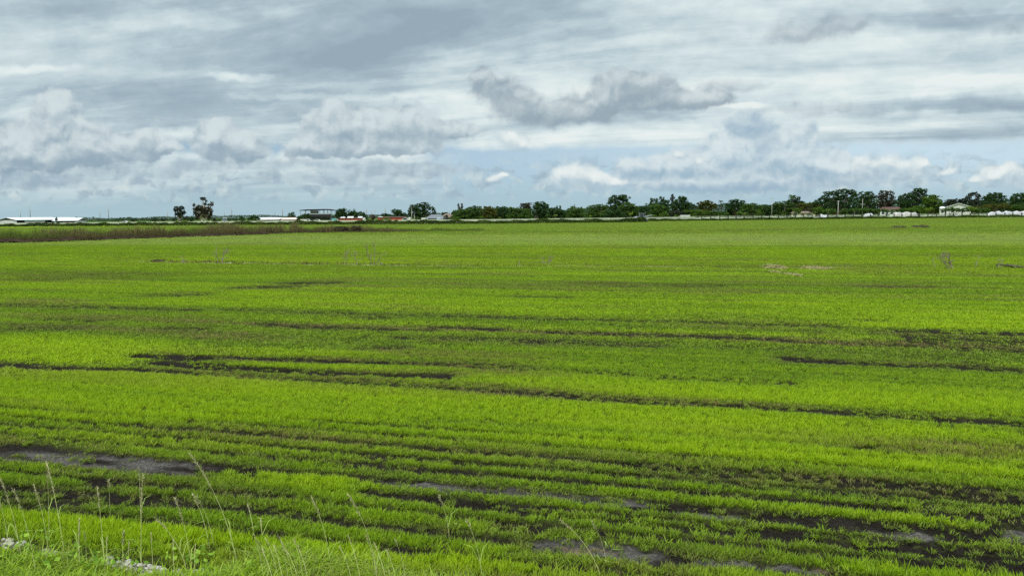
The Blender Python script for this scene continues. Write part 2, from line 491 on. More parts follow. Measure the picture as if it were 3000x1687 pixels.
# bare furrows and wheel ruts: end points in the photograph, visible thickness there (px), depth of bareness
FURROWS = [
    # mid field
    [(15, 1069), (300, 1082), (540, 1090), 8, 1], [(411, 1042), (1000, 1061), (1303, 1071), 6, 1],
    [(1303, 1071), (1489, 1078), (2000, 1109), (2303, 1121), 9, .8], [(466, 1063), (1000, 1096), (1303, 1104), 10, 1], [(380, 1083), (1000, 1123), (1303, 1138), 7, .8],
    [(1303, 1138), (2000, 1183), (2194, 1191), (3000, 1247), 7, .9], [(0, 892), (559, 908), 5, .8], [(656, 908), (1000, 917), 4, .7], [(1000, 919), (2000, 943), 5, .75], [(2000, 943), (2450, 957), 5, .8],
    [(757, 950), (1000, 962), (1248, 970), 5, .85], [(1361, 962), (1460, 966), 9, 1], [(1480, 967), (1621, 972), 5, .7], [(1621, 972), (2000, 985), (2310, 999), 8, .95], [(2310, 999), (3000, 1030), 6, .7],
    [(1330, 991), (1536, 997), (1908, 1013), 8, .8], [(1540, 1003), (1590, 1005), 9, .9], [(2330, 1055), (2460, 1062), 12, 1], [(2460, 1063), (2784, 1073), (3000, 1086), 10, .9], [(2621, 970), (3000, 978), 7, .9],
    [(2679, 989), (2850, 995), (3000, 1002), 13, .85], [(2700, 1004), (3000, 1020), 14, .75], [(2536, 838), (2706, 840), 5, .7], [(714, 842), (866, 840), 6, .9], [(854, 830), (947, 829), 6, .9],
    [(458, 865), (578, 863), 6, .75], [(58, 964), (186, 964), 8, .6], [(1512, 869), (1644, 872), 4, .7], [(1695, 789), (2000, 794), (2272, 797), 4, .6], [(2520, 797), (2815, 800), 4, .6], [(2300, 803), (2900, 808), 3, .6],
    [(60, 817), (170, 818), 4, .6], [(225, 804), (270, 804), 4, .6], [(0, 796), (330, 802), 5, .35], [(1730, 832), (1770, 833), 5, .6], [(2020, 838), (2100, 838), 4, .7], [(1800, 836), (2060, 838), 4, .5], [(2600, 838), (2660, 839), 5, .8], [(330, 755), (480, 755), 4, .4],
    [(130, 935), (280, 940), 4, .6], [(1080, 930), (1130, 931), 5, .7], [(1180, 990), (1210, 990), 5, .8], [(1140, 1020), (1165, 1020), 5, .8], [(500, 962), (580, 963), 5, .7], [(1270, 959), (1310, 960), 6, .9],
    [(2540, 940), (2600, 941), 4, .6], [(170, 718), (220, 718), 3, .5], [(1400, 729), (1510, 730), 3, .4], [(600, 735), (700, 735), 3, .3],
    [(2150, 1270), (2400, 1283), 5, .5], [(880, 1105), (1150, 1120), 5, .5],
    [(1580, 680), (1800, 679), (2000, 677), 3, .6], [(2090, 675), (2250, 674), 3, .7], [(2350, 673), (2700, 670), (3000, 668), 3, .5], [(1420, 680), (1580, 680), 2, .4],
    # near field
    [(-40, 1311), (120, 1330), (272, 1350), (560, 1368), (740, 1380), 21, 1], [(700, 1376), (1000, 1393), (1120, 1405), 7, 1], [(1080, 1408), (1167, 1416), (1660, 1453), (1970, 1490), (2155, 1520), 13, 1],
    [(2155, 1520), (2485, 1548), (2738, 1567), (3040, 1592), 12, 1], [(2950, 1555), (3050, 1562), 18, 1],
    [(-30, 1432), (194, 1439), (340, 1452), 7, .9], [(272, 1416), (551, 1424), 8, .85], [(180, 1375), (270, 1382), 8, .8], [(330, 1455), (500, 1463), (800, 1490), (1000, 1512), 6, .7],
    [(39, 1486), (334, 1517), (609, 1552), 6, .8], [(167, 1470), (500, 1482), (636, 1486), (1000, 1528), (1272, 1556), (1466, 1590), 8, .9], [(660, 1439), (823, 1452), 9, .85], [(0, 1453), (200, 1462), 6, .7],
    [(1485, 1548), (1575, 1558), 16, .9], [(1070, 1443), (1411, 1490), (1637, 1509), (2000, 1548), 10, 1], [(2000, 1548), (2388, 1587), (2660, 1606), (3000, 1652), 11, 1],
    [(1221, 1311), (1466, 1330), (1621, 1342), (2000, 1381), 7, .9], [(2000, 1381), (2427, 1416), (2640, 1431), (2893, 1459), (3040, 1475), 9, .95], [(1070, 1334), (1350, 1354), (2000, 1408), (2600, 1470), (3040, 1516), 6, .8],
    [(388, 1245), (613, 1261), (838, 1276), (1155, 1303), 5, .7], [(706, 1300), (1070, 1334), 5, .6], [(0, 1240), (388, 1270), (900, 1310), 4, .5], [(0, 1275), (500, 1305), (1100, 1350), 4, .55],
    [(1600, 1602), (1780, 1610), (1960, 1634), 38, .97], [(1900, 1618), (2060, 1640), 18, .85], [(2019, 1641), (2213, 1650), 15, .95], [(2225, 1657), (2430, 1678), 16, .95], [(1132, 1618), (1233, 1625), 10, .8],
    [(1270, 1555), (1480, 1590), 9, .8], [(1700, 1660), (2000, 1690), 8, .6], [(2480, 1250), (2520, 1251), 8, .5], [(2780, 1300), (2810, 1301), 7, .5],
    [(2000, 1450), (2500, 1490), (3040, 1545), 5, .7], [(1000, 1370), (1500, 1398), (2000, 1437), 4, .6],
]
# dense bright growth: centre, half sizes (px), tilt, strength
LUSH = [(180, 1020, 430, 42, .03, 1), (2350, 1150, 1000, 42, .055, .9), (1900, 1135, 620, 34, .05, .7), (250, 1120, 700, 36, .03, .7), (900, 1075, 420, 8, .045, .8), (1500, 1210, 1400, 45, .05, .6),
        (860, 1410, 280, 24, .07, .9), (2700, 910, 650, 45, .01, .55), (2800, 950, 400, 25, .02, .8), (300, 1545, 500, 40, .1, .8), (300, 1290, 700, 22, .06, .5), (1000, 885, 600, 30, .01, .4), (560, 1030, 500, 12, .02, .7),
        (2300, 1340, 1000, 30, .08, .45), (1700, 895, 700, 30, .01, .35), (700, 1200, 1000, 30, .04, .75), (200, 1190, 500, 50, .04, .6), (2200, 1560, 700, 16, .09, .5), (1100, 1640, 500, 40, .05, .5)]
DULL = [(560, 1430, 330, 50, .05, .8), (100, 1440, 200, 40, .05, .7), (2700, 1030, 400, 40, .03, .7), (600, 970, 800, 35, .01, .6), (1600, 1000, 600, 30, .03, .5), (250, 805, 330, 10, 0, .8), (2400, 1030, 700, 40, .04, .5), (1700, 1095, 500, 14, .06, .6),
        (1350, 1560, 260, 40, .08, .6), (2150, 1620, 300, 24, .05, .7), (2700, 1420, 500, 40, .08, .5), (900, 1350, 600, 20, .06, .3), (1500, 1400, 700, 22, .07, .4), (1750, 838, 500, 10, 0, .6), (2500, 835, 600, 12, 0, .6), (800, 1010, 500, 20, .01, .5)]
TONE_Y = [600, 650, 664, 676, 684, 694, 706, 714, 722, 745, 768, 782, 795, 812, 832, 845, 865, 900, 935, 960, 1000, 1050, 1100, 1200, 1260, 1350, 1500, 1700]
TONE_V = [.46, .48, .54, .48, .46, .66, .70, .64, .54, .52, .64, .64, .54, .62, .52, .54, .64, .64, .56, .50, .50, .56, .66, .68, .54, .50, .50, .54]
PALE_Y = [600, 660, 684, 692, 706, 714, 724, 3000]
PALE_V = [.25, .25, .15, .55, .60, .40, .05, 0]


def _poly_dist(x, y, pts, seg_w):
    best = np.full(x.shape, 1e9)
    for (ax, ay), (bx, by), w0, w1 in zip(pts[:-1], pts[1:], seg_w[:-1], seg_w[1:]):
        ex, ey = bx - ax, by - ay
        L2 = ex * ex + ey * ey
        t = np.clip(((x - ax) * ex + (y - ay) * ey) / L2, 0, 1)
        d = np.hypot(x - ax - t * ex, y - ay - t * ey) / (w0 + (w1 - w0) * t)
        best = np.minimum(best, d)
    return best


_FG = []
for fr in FURROWS:
    pts = [tuple(gnd(*p)[:2]) for p in fr if isinstance(p, tuple)]
    th, dp = fr[-2], fr[-1]
    ws = []
    for px_, py_ in pts:
        d = math.hypot(px_, py_)
        ws.append(0.5 * ((0.72 if d > 10 else (1.25 if th > 10 else 0.9)) * th * d * d / (EYE * F) + (0.050 if d > 10 else 0.034) * d / EYE))
    ps = np.array(pts)
    _FG.append((pts, ws, dp, ps.min(0) - 2.0 - 3 * max(ws), ps.max(0) + 2.0 + 3 * max(ws)))


def field(X, Y):
    """bare soil 0..1, tone 0..1 (dull olive .. bright yellow green), dryness, height factor at ground points"""
    s = X * RD[0] + Y * RD[1]; t = X * ND[0] + Y * ND[1]
    dist = np.hypot(X, Y)
    px, py = proj(X, Y, np.zeros_like(X))
    ahead = (Y > 1.0) & (dist < 320)
    pyc = np.where(t > 1, proj(np.zeros_like(t), np.maximum(t, 1) / 0.961, np.zeros_like(t))[1], 2500)
    wob = (fbm(s * 0.7, t * 0.9, 3, 3) - 0.5)
    edge = (fbm(s * 3.1, t * 5.0, 11, 3) - 0.5)
    widen = 0.55 + 0.70 * fbm(s * 0.55, t * 1.3, 21, 3)
    bare = np.zeros_like(X); near_f = np.zeros_like(X)
    for pts, ws, dp, lo, hi in _FG:
        msk = ahead & (X > lo[0]) & (X < hi[0]) & (Y > lo[1]) & (Y < hi[1])
        if not msk.any(): continue
        i = np.nonzero(msk)
        xx = X[i] + ND[0] * wob[i] * 0.30 * np.sqrt(ws[0] * 4); yy = Y[i] + ND[1] * wob[i] * 0.30 * np.sqrt(ws[0] * 4)
        d = _poly_dist(xx, yy, pts, ws) / widen[i] + edge[i] * 0.9
        bare[i] = np.maximum(bare[i], dp * sstep(1.15, 0.75, d))
        near_f[i] = np.maximum(near_f[i], dp * sstep(2.6, 0.9, d))
    lush = np.zeros_like(X); dull = np.zeros_like(X)
    e2 = (fbm(s * 0.25, t * 1.1, 31, 4) - 0.5)
    for lst, tgt in ((LUSH, lush), (DULL, dull)):
        for cx, cy, rx, ry, tl, st in lst:
            u = (px - cx) / rx; v = (py - cy - tl * (px - cx)) / ry
            r = np.sqrt(u * u + v * v) + e2 * 0.9
            np.maximum(tgt, np.where(ahead, st * sstep(1.1, 0.7, r), 0), out=tgt)
    # planting rows, closed up where the growth is dense
    ph = t / ROW + 0.30 * (fbm(s * 0.14, t * 0.5, 41, 2) - 0.5)
    fr = np.abs(ph - np.round(ph)) * ROW
    rid = np.round(ph)
    rstr = np.interp(pyc, [700, 780, 950, 1040, 1090, 1110, 1230, 1270, 1400, 1520, 1690, 2500], [.10, .35, .50, .52, .5, .30, .45, .90, 1.0, .95, .8, .4])
    rw = (fbm(s * 0.30 + rid * 7.3, rid * 3.1, 51, 3) - 0.5) * 0.07 + 0.074 * rstr
    rw = np.minimum(rw * rstr * (1 - 0.68 * lush) * (1 + .3 * dull), .10)
    rowgap = sstep(rw + 0.010, rw - 0.014, fr + edge * 0.045) * (rw > 0.0) * np.minimum(1, rstr * 1.3)
    rowdip = (1 - sstep(0.0, 0.15, fr)) * rstr * (1 - .6 * lush)
    bare = np.maximum(bare, rowgap * np.interp(dist, [14, 22, 60], [1, .55, .4]))
    # odd gaps and thin places
    hole = sstep(0.77, 0.85, fbm(s * 0.8, t * 2.2, 61, 4) + 0.05 * dull - 0.14 * lush) * np.where(dist > 25, .5, 1)
    bare = np.maximum(bare, hole * 0.85)
    st1 = fbm(s * 0.05, t * 0.5, 71, 4) - 0.5
    st2 = fbm(s * 0.16, t * 2.2, 81, 4) - 0.5
    st3 = (fbm(s * 0.06, t * 4.5, 85, 3) - 0.5) * np.interp(dist, [8, 14, 60, 120], [.3, 1, 1, .3])
    tone = np.interp(pyc, TONE_Y, TONE_V) + .07 + 0.50 * st1 + 0.60 * st2 + 0.30 * lush - 0.17 * dull - 0.20 * near_f - 0.26 * rowdip + 0.34 * st3
    pale = np.interp(pyc, PALE_Y, PALE_V) * (0.7 + 0.8 * fbm(s * 0.03, t * 0.25, 91, 3))
    dry = sstep(0.52, 0.75, fbm(s * 0.2, t * 1.4, 95, 4)) * 0.45 + 0.35 * near_f * (0.5 + edge) + 0.35 * dull * (0.5 + e2) + 0.2 * rowdip
    hgt = 0.80 + 0.30 * st2 + 0.20 * lush - 0.32 * near_f - 0.12 * rowdip
    # the far side of the dry ditch is a different, duller field
    return bare, np.clip(tone, 0, 1), np.clip(dry, 0, 1) * (1 - 0.8 * lush), np.clip(hgt, 0.35, 1.5), np.clip(pale, 0, 1), lush, dull, s, t, px, py


# sandy track with dead brush, and grey dried mud
TRACK = [((300, 764), (560, 769), (1000, 775), (1300, 778), (1700, 779), (2000, 780), (2260, 784), (2560, 781), (2800, 786), (3100, 788))]
TRK = [tuple(gnd(*p)[:2]) for p in TRACK[0]]
GREYS = [(330, 1356, 330, 30, .05), (1500, 1440, 420, 14, .075), (2080, 1508, 90, 14, .09), (2620, 1558, 160, 14, .07), (2120, 1646, 110, 14, .05), (1780, 1608, 200, 34, .1), (2320, 1668, 120, 16, .1), (2990, 1560, 60, 20, .06)]
STRAWP = [(1720, 1603, 130, 9, .06), (2380, 1662, 60, 8, .1)]
GRAVEL = [(150, 1617, 52, 15, .2), (370, 1655, 130, 17, .17), (560, 1678, 60, 12, .1), (40, 1590, 40, 8, .1), (215, 1632, 40, 8, .2)]


def blob_px(px, py, lst, e):
    r = np.zeros_like(px)
    for cx, cy, rx, ry, tl in lst:
        u = (px - cx) / rx; v = (py - cy - tl * (px - cx)) / ry
        r = np.maximum(r, sstep(1.1, 0.75, np.sqrt(u * u + v * v) + e * 0.9))
    return r


def track_mask(X, Y, s, t):
    w = 0.55 + 0.9 * fbm(s * 0.12, t * 0.1, 101, 3)
    d = _poly_dist(X, Y, TRK, [.75] * len(TRK))
    e = (fbm(s * 0.6, t * 2.0, 103, 3) - 0.5)
    px, _ = proj(X, Y, np.zeros_like(X))
    gate = np.interp(px, [300, 420, 1350, 1420, 1950, 2200, 2600, 2700, 3000], [.1, .75, .9, .6, .6, .9, .7, .3, .2])
    return sstep(1.1, 0.6, d / w + e * 0.8) * gate, sstep(1.9, 0.8, d / w + e * 0.8)


# --- ground: one sheet out to the horizon, finer where it is looked at
rr = [0.12]
while rr[-1] < 7500:
    r = rr[-1]
    rr.append(r + max(0.028, min(r * r / 2010 * 0.75, r * 0.07)))
rr = np.array(rr)
az = np.radians(np.unique(np.concatenate([np.arange(-180, -44, 6), np.arange(-44, -36, 0.5), np.arange(-36, 36, 0.11), np.arange(36, 44, 0.5), np.arange(44, 180.1, 6)])))
AZ, RR = np.meshgrid(az, rr)
GX, GY = np.sin(AZ) * RR, np.cos(AZ) * RR
sh_ = GX.shape  # rings x bearings
gx, gy = GX.ravel(), GY.ravel()
bare, tone, dry, hgt, pale, lush, dull, s_, t_, gpx, gpy = field(gx, gy)
e_ = fbm(s_ * 2.0, t_ * 3.0, 111, 3) - 0.5
front = gy > 1.0
gr = blob_px(gpx, gpy, GREYS, e_) * front
stw = blob_px(gpx, gpy, STRAWP, e_) * front
grv = blob_px(gpx, gpy, GRAVEL, e_) * front
trk, trk_w = track_mask(gx, gy, s_, t_)
dist_ = np.hypot(gx, gy)
soil = np.array([0.020, 0.017, 0.014])[None] * np.ones((len(gx), 1))
crust = fbm(gx * 3.0, gy * 3.0, 121, 4)[:, None]
soil = soil * (0.6 + 0.9 * crust)
mixin = lambda a, b, f: a * (1 - f[:, None]) + np.array(b)[None] * f[:, None]
soil = mixin(soil, (0.100, 0.092, 0.084), gr * np.clip(2.8 * (fbm(s_ * 2.2, t_ * 7.0, 131, 5) - 0.26), 0, 1))
soil = mixin(soil, (0.13, 0.100, 0.072), stw * sstep(0.45, 0.62, fbm(s_ * 3, t_ * 9, 133, 3)))
soil = mixin(soil, (0.46, 0.40, 0.27), trk * sstep(0.36, 0.60, fbm(s_ * 0.25, t_ * 3.0, 135, 4)))
soil = mixin(soil, (0.50, 0.46, 0.38), grv)
# thatch and low growth under the blades; at long range the sward itself
gcol = np.array([0.045, 0.055, 0.014])[None] * np.ones((len(gx), 1))
far_f = sstep(16, 60, dist_)
sward_lo, sward_hi, sward_pale = np.array([0.080, 0.122, 0.010]), np.array([0.205, 0.280, 0.010]), np.array([0.250, 0.30, 0.070])
sw = sward_lo[None] * (1 - tone[:, None]) + sward_hi[None] * tone[:, None]
sw = sw * (1 - 0.6 * pale[:, None]) + sward_pale[None] * 0.6 * pale[:, None]
gcol = gcol * (1 - far_f[:, None]) + sw * far_f[:, None]
beyond = sstep(330, 420, dist_)
gcol = mixin(gcol, (0.07, 0.11, 0.03), beyond)
open_ = np.clip(np.maximum.reduce([bare, trk, grv, stw * .8]), 0, 1)
gc = gcol * (1 - open_[:, None]) + soil * open_[:, None]
bank = np.zeros_like(gx)
gz = -0.028 * open_ + 0.014 * (fbm(gx * 4, gy * 4, 141, 3) - 0.5) * (dist_ < 40) + 0.02 * gr * (fbm(gx * 1.5, gy * 1.5, 143, 3) - 0.6)
gz = gz + open_ * (dist_ < 20) * 0.075 * (fbm(s_ * 6.0, t_ * 11.0, 145, 4) - 0.5)
gz = np.where(dist_ > 60, 0, gz)
nr, na = sh_
idx = np.arange(nr * na).reshape(nr, na)
quads = np.stack([idx[:-1, :-1], idx[:-1, 1:], idx[1:, 1:], idx[1:, :-1]], -1).reshape(-1, 4)
mt, nt, out = new_mat("field_soil")
bs = nt.nodes.new("ShaderNodeBsdfPrincipled"); nt.links.new(bs.outputs[0], out.inputs[0])
atn = nt.nodes.new("ShaderNodeAttribute"); atn.attribute_name = "ground_colour"
tcn = nt.nodes.new("ShaderNodeTexCoord")
nf = nt.nodes.new("ShaderNodeTexNoise"); nf.inputs['Scale'].default_value = 38; nf.inputs['Detail'].default_value = 6; nf.inputs['Roughness'].default_value = 0.65
nt.links.new(tcn.outputs['Object'], nf.inputs['Vector'])
mr = nt.nodes.new("ShaderNodeMapRange"); mr.inputs[1].default_value = 0.3; mr.inputs[2].default_value = 0.7; mr.inputs[3].default_value = 0.35; mr.inputs[4].default_value = 1.65
nt.links.new(nf.outputs[0], mr.inputs[0])
vm = nt.nodes.new("ShaderNodeVectorMath"); vm.operation = 'SCALE'
nt.links.new(atn.outputs['Color'], vm.inputs[0]); nt.links.new(mr.outputs[0], vm.inputs['Scale'])
nt.links.new(vm.outputs[0], bs.inputs['Base Color']); bs.inputs['Roughness'].default_value = 0.95; bs.inputs['Specular IOR Level'].default_value = 0.0
bp = nt.nodes.new("ShaderNodeBump"); bp.inputs['Strength'].default_value = 1.0; bp.inputs['Distance'].default_value = 0.05
nt.links.new(nf.outputs[0], bp.inputs['Height']); nt.links.new(bp.outputs[0], bs.inputs['Normal'])
ground = np_mesh("ground", np.stack([gx, gy, gz], -1), quads, {"ground_colour": ('FLOAT_COLOR', np.concatenate([gc, np.ones((len(gc), 1))], 1))}, mt, smooth=True)
tag(ground, kind='structure')
# ------------------------------------------------------------------ grass tufts
def tuft(name, n, rad, h, w, segs, lean, seed, flop=0.0):
    g = np.random.default_rng(seed)
    v, f3, hh = [], [], []
    for i in range(n):
        a = g.uniform(0, 2 * math.pi); r = rad * math.sqrt(g.uniform())
        bx, by = r * math.cos(a), r * math.sin(a)
        az_ = g.uniform(0, 2 * math.pi) if g.uniform() < 0.6 else a + g.normal(0, 0.5)
        L = h * g.uniform(0.55, 1.2); ln = lean * g.uniform(0.2, 1.5) + (flop if g.uniform() < 0.3 else 0)
        ww = w * g.uniform(0.7, 1.3)
        side = np.array([-math.sin(az_ + g.normal(0, .6)), math.cos(az_ + g.normal(0, .6)), 0])
        side /= np.linalg.norm(side)
        b0 = len(v)
        for k in range(segs + 1):
            q_ = k / segs
            z = L * (q_ - 0.35 * ln * q_ * q_); o = L * ln * q_ ** 1.7
            c = np.array([bx + o * math.cos(az_), by + o * math.sin(az_), max(z, 0.003)])
            if k < segs:
                wd = ww * (1 - 0.45 * q_)
                v += [c - side * wd / 2, c + side * wd / 2]; hh += [q_, q_]
            else:
                v.append(c); hh.append(1.0)
        for k in range(segs):
            i0 = b0 + 2 * k
            if k < segs - 1: f3 += [(i0, i0 + 1, i0 + 3), (i0, i0 + 3, i0 + 2)]
            else: f3.append((i0, i0 + 1, i0 + 2))
    return np_mesh(name, np.array(v), np.array(f3), {"up": ('FLOAT', np.array(hh))}, grass_mat, link=False)


mt, nt, out = new_mat("turf_blade"); grass_mat = mt
A = lambda nm, ty: (lambda n: (setattr(n, 'attribute_name', nm), setattr(n, 'attribute_type', ty), n.outputs['Fac'])[2])(nt.nodes.new("ShaderNodeAttribute"))
n_tone, n_dry, n_pale, n_up = A("tone", 'INSTANCER'), A("dry", 'INSTANCER'), A("pale", 'INSTANCER'), A("up", 'GEOMETRY')
rp = nt.nodes.new("ShaderNodeValToRGB"); cr = rp.color_ramp
cr.elements.new(0.45)
for e, (p, c) in zip(cr.elements, [(0.0, (0.064, 0.124, 0.010)), (0.45, (0.158, 0.276, 0.007)), (1.0, (0.308, 0.448, 0.005))]):
    e.position = p; e.color = (*c, 1)
nt.links.new(n_tone, rp.inputs[0])


def gmix(f, a, b):
    n = nt.nodes.new("ShaderNodeMix"); n.data_type = 'RGBA'
    for sck, vv in ((n.inputs[0], f), (n.inputs[6], a), (n.inputs[7], b)):
        if isinstance(vv, bpy.types.NodeSocket): nt.links.new(vv, sck)
        else: sck.default_value = vv
    return n.outputs[2]


def gmath(op, a, b):
    n = nt.nodes.new("ShaderNodeMath"); n.operation = op; n.use_clamp = True
    for sck, vv in ((n.inputs[0], a), (n.inputs[1], b)):
        if isinstance(vv, bpy.types.NodeSocket): nt.links.new(vv, sck)
        else: sck.default_value = vv
    return n.outputs[0]


cgreen = gmix(n_pale, rp.outputs[0], (0.33, 0.40, 0.13, 1))
cdry = gmix(n_dry, cgreen, (0.20, 0.155, 0.060, 1))
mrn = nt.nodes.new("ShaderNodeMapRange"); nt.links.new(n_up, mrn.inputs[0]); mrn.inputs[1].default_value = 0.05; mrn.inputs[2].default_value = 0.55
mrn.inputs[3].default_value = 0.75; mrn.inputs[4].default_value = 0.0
cfin = gmix(mrn.outputs[0], cdry, (0.055, 0.052, 0.016, 1))           # brown stems at each blade's foot, darkened further as painted shade
d_ = nt.nodes.new("ShaderNodeBsdfDiffuse"); t_n = nt.nodes.new("ShaderNodeBsdfTranslucent")
nt.links.new(cfin, d_.inputs[0]); nt.links.new(cfin, t_n.inputs[0])
mx_ = nt.nodes.new("ShaderNodeMixShader"); mx_.inputs[0].default_value = 0.38
nt.links.new(d_.outputs[0], mx_.inputs[1]); nt.links.new(t_n.outputs[0], mx_.inputs[2])
gl = nt.nodes.new("ShaderNodeBsdfGlossy"); gl.inputs['Roughness'].default_value = 0.45; gl.inputs[0].default_value = (0.8, 0.85, 0.9, 1)
mg = nt.nodes.new("ShaderNodeMixShader"); mg.inputs[0].default_value = 0.008
nt.links.new(mx_.outputs[0], mg.inputs[1]); nt.links.new(gl.outputs[0], mg.inputs[2])
nt.links.new(mg.outputs[0], out.inputs[0])

tufts = bpy.data.collections.new("grass_tufts")
NV = 5
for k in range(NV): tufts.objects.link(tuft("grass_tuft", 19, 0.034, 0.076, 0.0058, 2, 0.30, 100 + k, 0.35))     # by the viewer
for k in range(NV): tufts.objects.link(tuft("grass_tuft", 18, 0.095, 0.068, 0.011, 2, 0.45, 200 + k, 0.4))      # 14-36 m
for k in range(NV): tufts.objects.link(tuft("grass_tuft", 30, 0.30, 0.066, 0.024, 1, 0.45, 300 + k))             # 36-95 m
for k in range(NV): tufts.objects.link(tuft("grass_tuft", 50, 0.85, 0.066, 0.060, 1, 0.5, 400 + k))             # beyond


def scatter(r0, r1, dens, lod, rng):
    A2 = math.radians(38) if r0 > 10 else math.radians(44)
    area = A2 * (r1 * r1 - r0 * r0)
    n = int(area * dens)
    r = np.sqrt(rng.uniform(r0 * r0, r1 * r1, n)); a = rng.uniform(-A2, A2, n)
    x, y = np.sin(a) * r, np.cos(a) * r
    b, tn, dr, hg, pl, lu, du, s, t, px, py = field(x, y)
    e = fbm(s * 2.0, t * 3.0, 111, 3) - 0.5
    g_ = blob_px(px, py, GRAVEL, e); sw_ = blob_px(px, py, STRAWP, e)
    tk, tkw = track_mask(x, y, s, t)
    stub = 0.10 * (fbm(s * 2.5, t * 5.0, 151, 3) > .56)
    keep_p = (1 - np.clip(np.maximum.reduce([b * (0.985 - stub * 1.5), tk * 0.9, g_ * 0.8, sw_ * 0.8]), 0, 1)) * (0.80 + 0.35 * lu)
    if lod == 0: keep_p = keep_p * np.where(t < VERGE_T, 0.5, 1)
    k = rng.uniform(size=n) < keep_p
    x, y, tn, dr, hg, pl = x[k], y[k], tn[k], dr[k], hg[k], pl[k]
    n = len(x)
    hg = hg * rng.uniform(0.75, 1.25, n)
    tn = np.clip(tn + rng.normal(0, [.13, .10, .07, .05][lod], n), 0, 1); dr = np.clip(dr * rng.uniform(0.2, 1.8, n), 0, 1)
    sxy = rng.uniform(0.85, 1.25, n)
    return dict(co=np.stack([x, y, np.full(n, -0.012)], -1), rot=np.stack([rng.normal(0, .1, n), rng.normal(0, .1, n), rng.uniform(0, 6.283, n)], -1),
                scl=np.stack([sxy, sxy, hg], -1), tone=tn, dry=dr, pale=pl, idx=lod * NV + rng.integers(0, NV, n))


VERGE_T = 4.9
rg = np.random.default_rng(5)
D_ = DENS if 'DENS' in globals() else 1.0
sets = [scatter(2.2, 9.5, 960 * D_, 0, rg), scatter(9.5, 15, 640 * D_, 0, rg), scatter(15, 37, 210 * D_, 1, rg), scatter(37, 95, 32 * D_, 2, rg), scatter(95, 300, 5.0 * D_, 3, rg)]
cat_ = lambda k: np.concatenate([q_[k] for q_ in sets])
print("tufts", [len(q_['tone']) for q_ in sets])


def instancer(name, collection, co, attrs):
    o = np_mesh(name, co, np.zeros((0, 3), int), attrs)
    ng = bpy.data.node_groups.new(name, 'GeometryNodeTree')
    ng.interface.new_socket("Geometry", in_out='INPUT', socket_type='NodeSocketGeometry')
    ng.interface.new_socket("Geometry", in_out='OUTPUT', socket_type='NodeSocketGeometry')
    N = ng.nodes
    gi, go = N.new("NodeGroupInput"), N.new("NodeGroupOutput")
    iop = N.new("GeometryNodeInstanceOnPoints"); ci = N.new("GeometryNodeCollectionInfo")
    ci.inputs['Collection'].default_value = collection; ci.inputs['Separate Children'].default_value = True; ci.inputs['Reset Children'].default_value = True
    iop.inputs['Pick Instance'].default_value = True

    def na(nm, ty):
        n = N.new("GeometryNodeInputNamedAttribute"); n.data_type = ty; n.inputs['Name'].default_value = nm
        return [q_ for q_ in n.outputs if q_.enabled and q_.name == 'Attribute'][0]
    L = ng.links.new
    L(gi.outputs[0], iop.inputs['Points']); L(ci.outputs[0], iop.inputs['Instance'])
    L(na("idx", 'INT'), iop.inputs['Instance Index']); L(na("scl", 'FLOAT_VECTOR'), iop.inputs['Scale'])
    e2r = N.new("FunctionNodeEulerToRotation"); L(na("rot", 'FLOAT_VECTOR'), e2r.inputs[0]); L(e2r.outputs[0], iop.inputs['Rotation'])
    L(iop.outputs[0], go.inputs[0])
    md = o.modifiers.new("scatter", 'NODES'); md.node_group = ng
    return o


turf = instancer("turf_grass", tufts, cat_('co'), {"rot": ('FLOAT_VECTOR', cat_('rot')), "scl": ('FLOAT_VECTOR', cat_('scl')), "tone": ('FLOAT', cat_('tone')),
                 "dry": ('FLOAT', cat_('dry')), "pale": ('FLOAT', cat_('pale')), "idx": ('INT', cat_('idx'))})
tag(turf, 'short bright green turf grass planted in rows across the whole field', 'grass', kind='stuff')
# ------------------------------------------------------------------ palette
m_white_metal = principled("white_metal_roof", (0.62, 0.65, 0.66), 0.45, 0.06, 0.6)
m_pale_wall = principled("pale_grey_render", (0.46, 0.46, 0.44), 0.85, 0.14, 0.8)
m_white_paint = principled("white_paint", (0.44, 0.45, 0.44), 0.6, 0.08, 1.2)
m_dark_inside = principled("dark_interior_shade", (0.020, 0.019, 0.018), 0.9, 0.2, 2.0)  # near-black paints in the shade of openings and interiors
m_dark_steel = principled("dark_steel", (0.022, 0.020, 0.028), 0.9, 0.2, 1.0, spec=0.0)
m_grey_steel = principled("galvanised_steel", (0.30, 0.32, 0.34), 0.5, 0.15, 2.0, metallic=0.3)
m_pole = principled("weathered_pole", (0.26, 0.25, 0.24), 0.85, 0.2, 1.5)
m_black_panel = principled("black_mesh_panel", (0.014, 0.015, 0.019), 0.8, 0.25, 1.0)
m_red = principled("red_painted_steel", (0.33, 0.060, 0.040), 0.6, 0.22, 0.7)
m_pinkroof = principled("faded_pink_roof", (0.55, 0.42, 0.38), 0.6, 0.12, 0.6)
m_greyroof = principled("grey_shingle_roof", (0.115, 0.125, 0.145), 0.85, 0.18, 1.2)
m_greywall = principled("grey_block_wall", (0.22, 0.23, 0.25), 0.85, 0.12, 0.8)
m_brownroof = principled("brown_shingle_roof", (0.15, 0.11, 0.085), 0.85, 0.2, 1.2)
m_redroof = principled("red_brown_roof", (0.085, 0.042, 0.036), 0.85, 0.2, 1.2)
m_beige = principled("beige_render", (0.42, 0.38, 0.31), 0.85, 0.12, 0.8)
m_glass = principled("dark_glass", (0.03, 0.045, 0.06), 0.15, 0.1, 1.0, spec=0.5)
m_rubber = principled("tyre_rubber", (0.018, 0.018, 0.018), 0.8, 0.2, 6.0)
m_teal = principled("teal_paint", (0.10, 0.30, 0.34), 0.4, 0.08, 1.0)
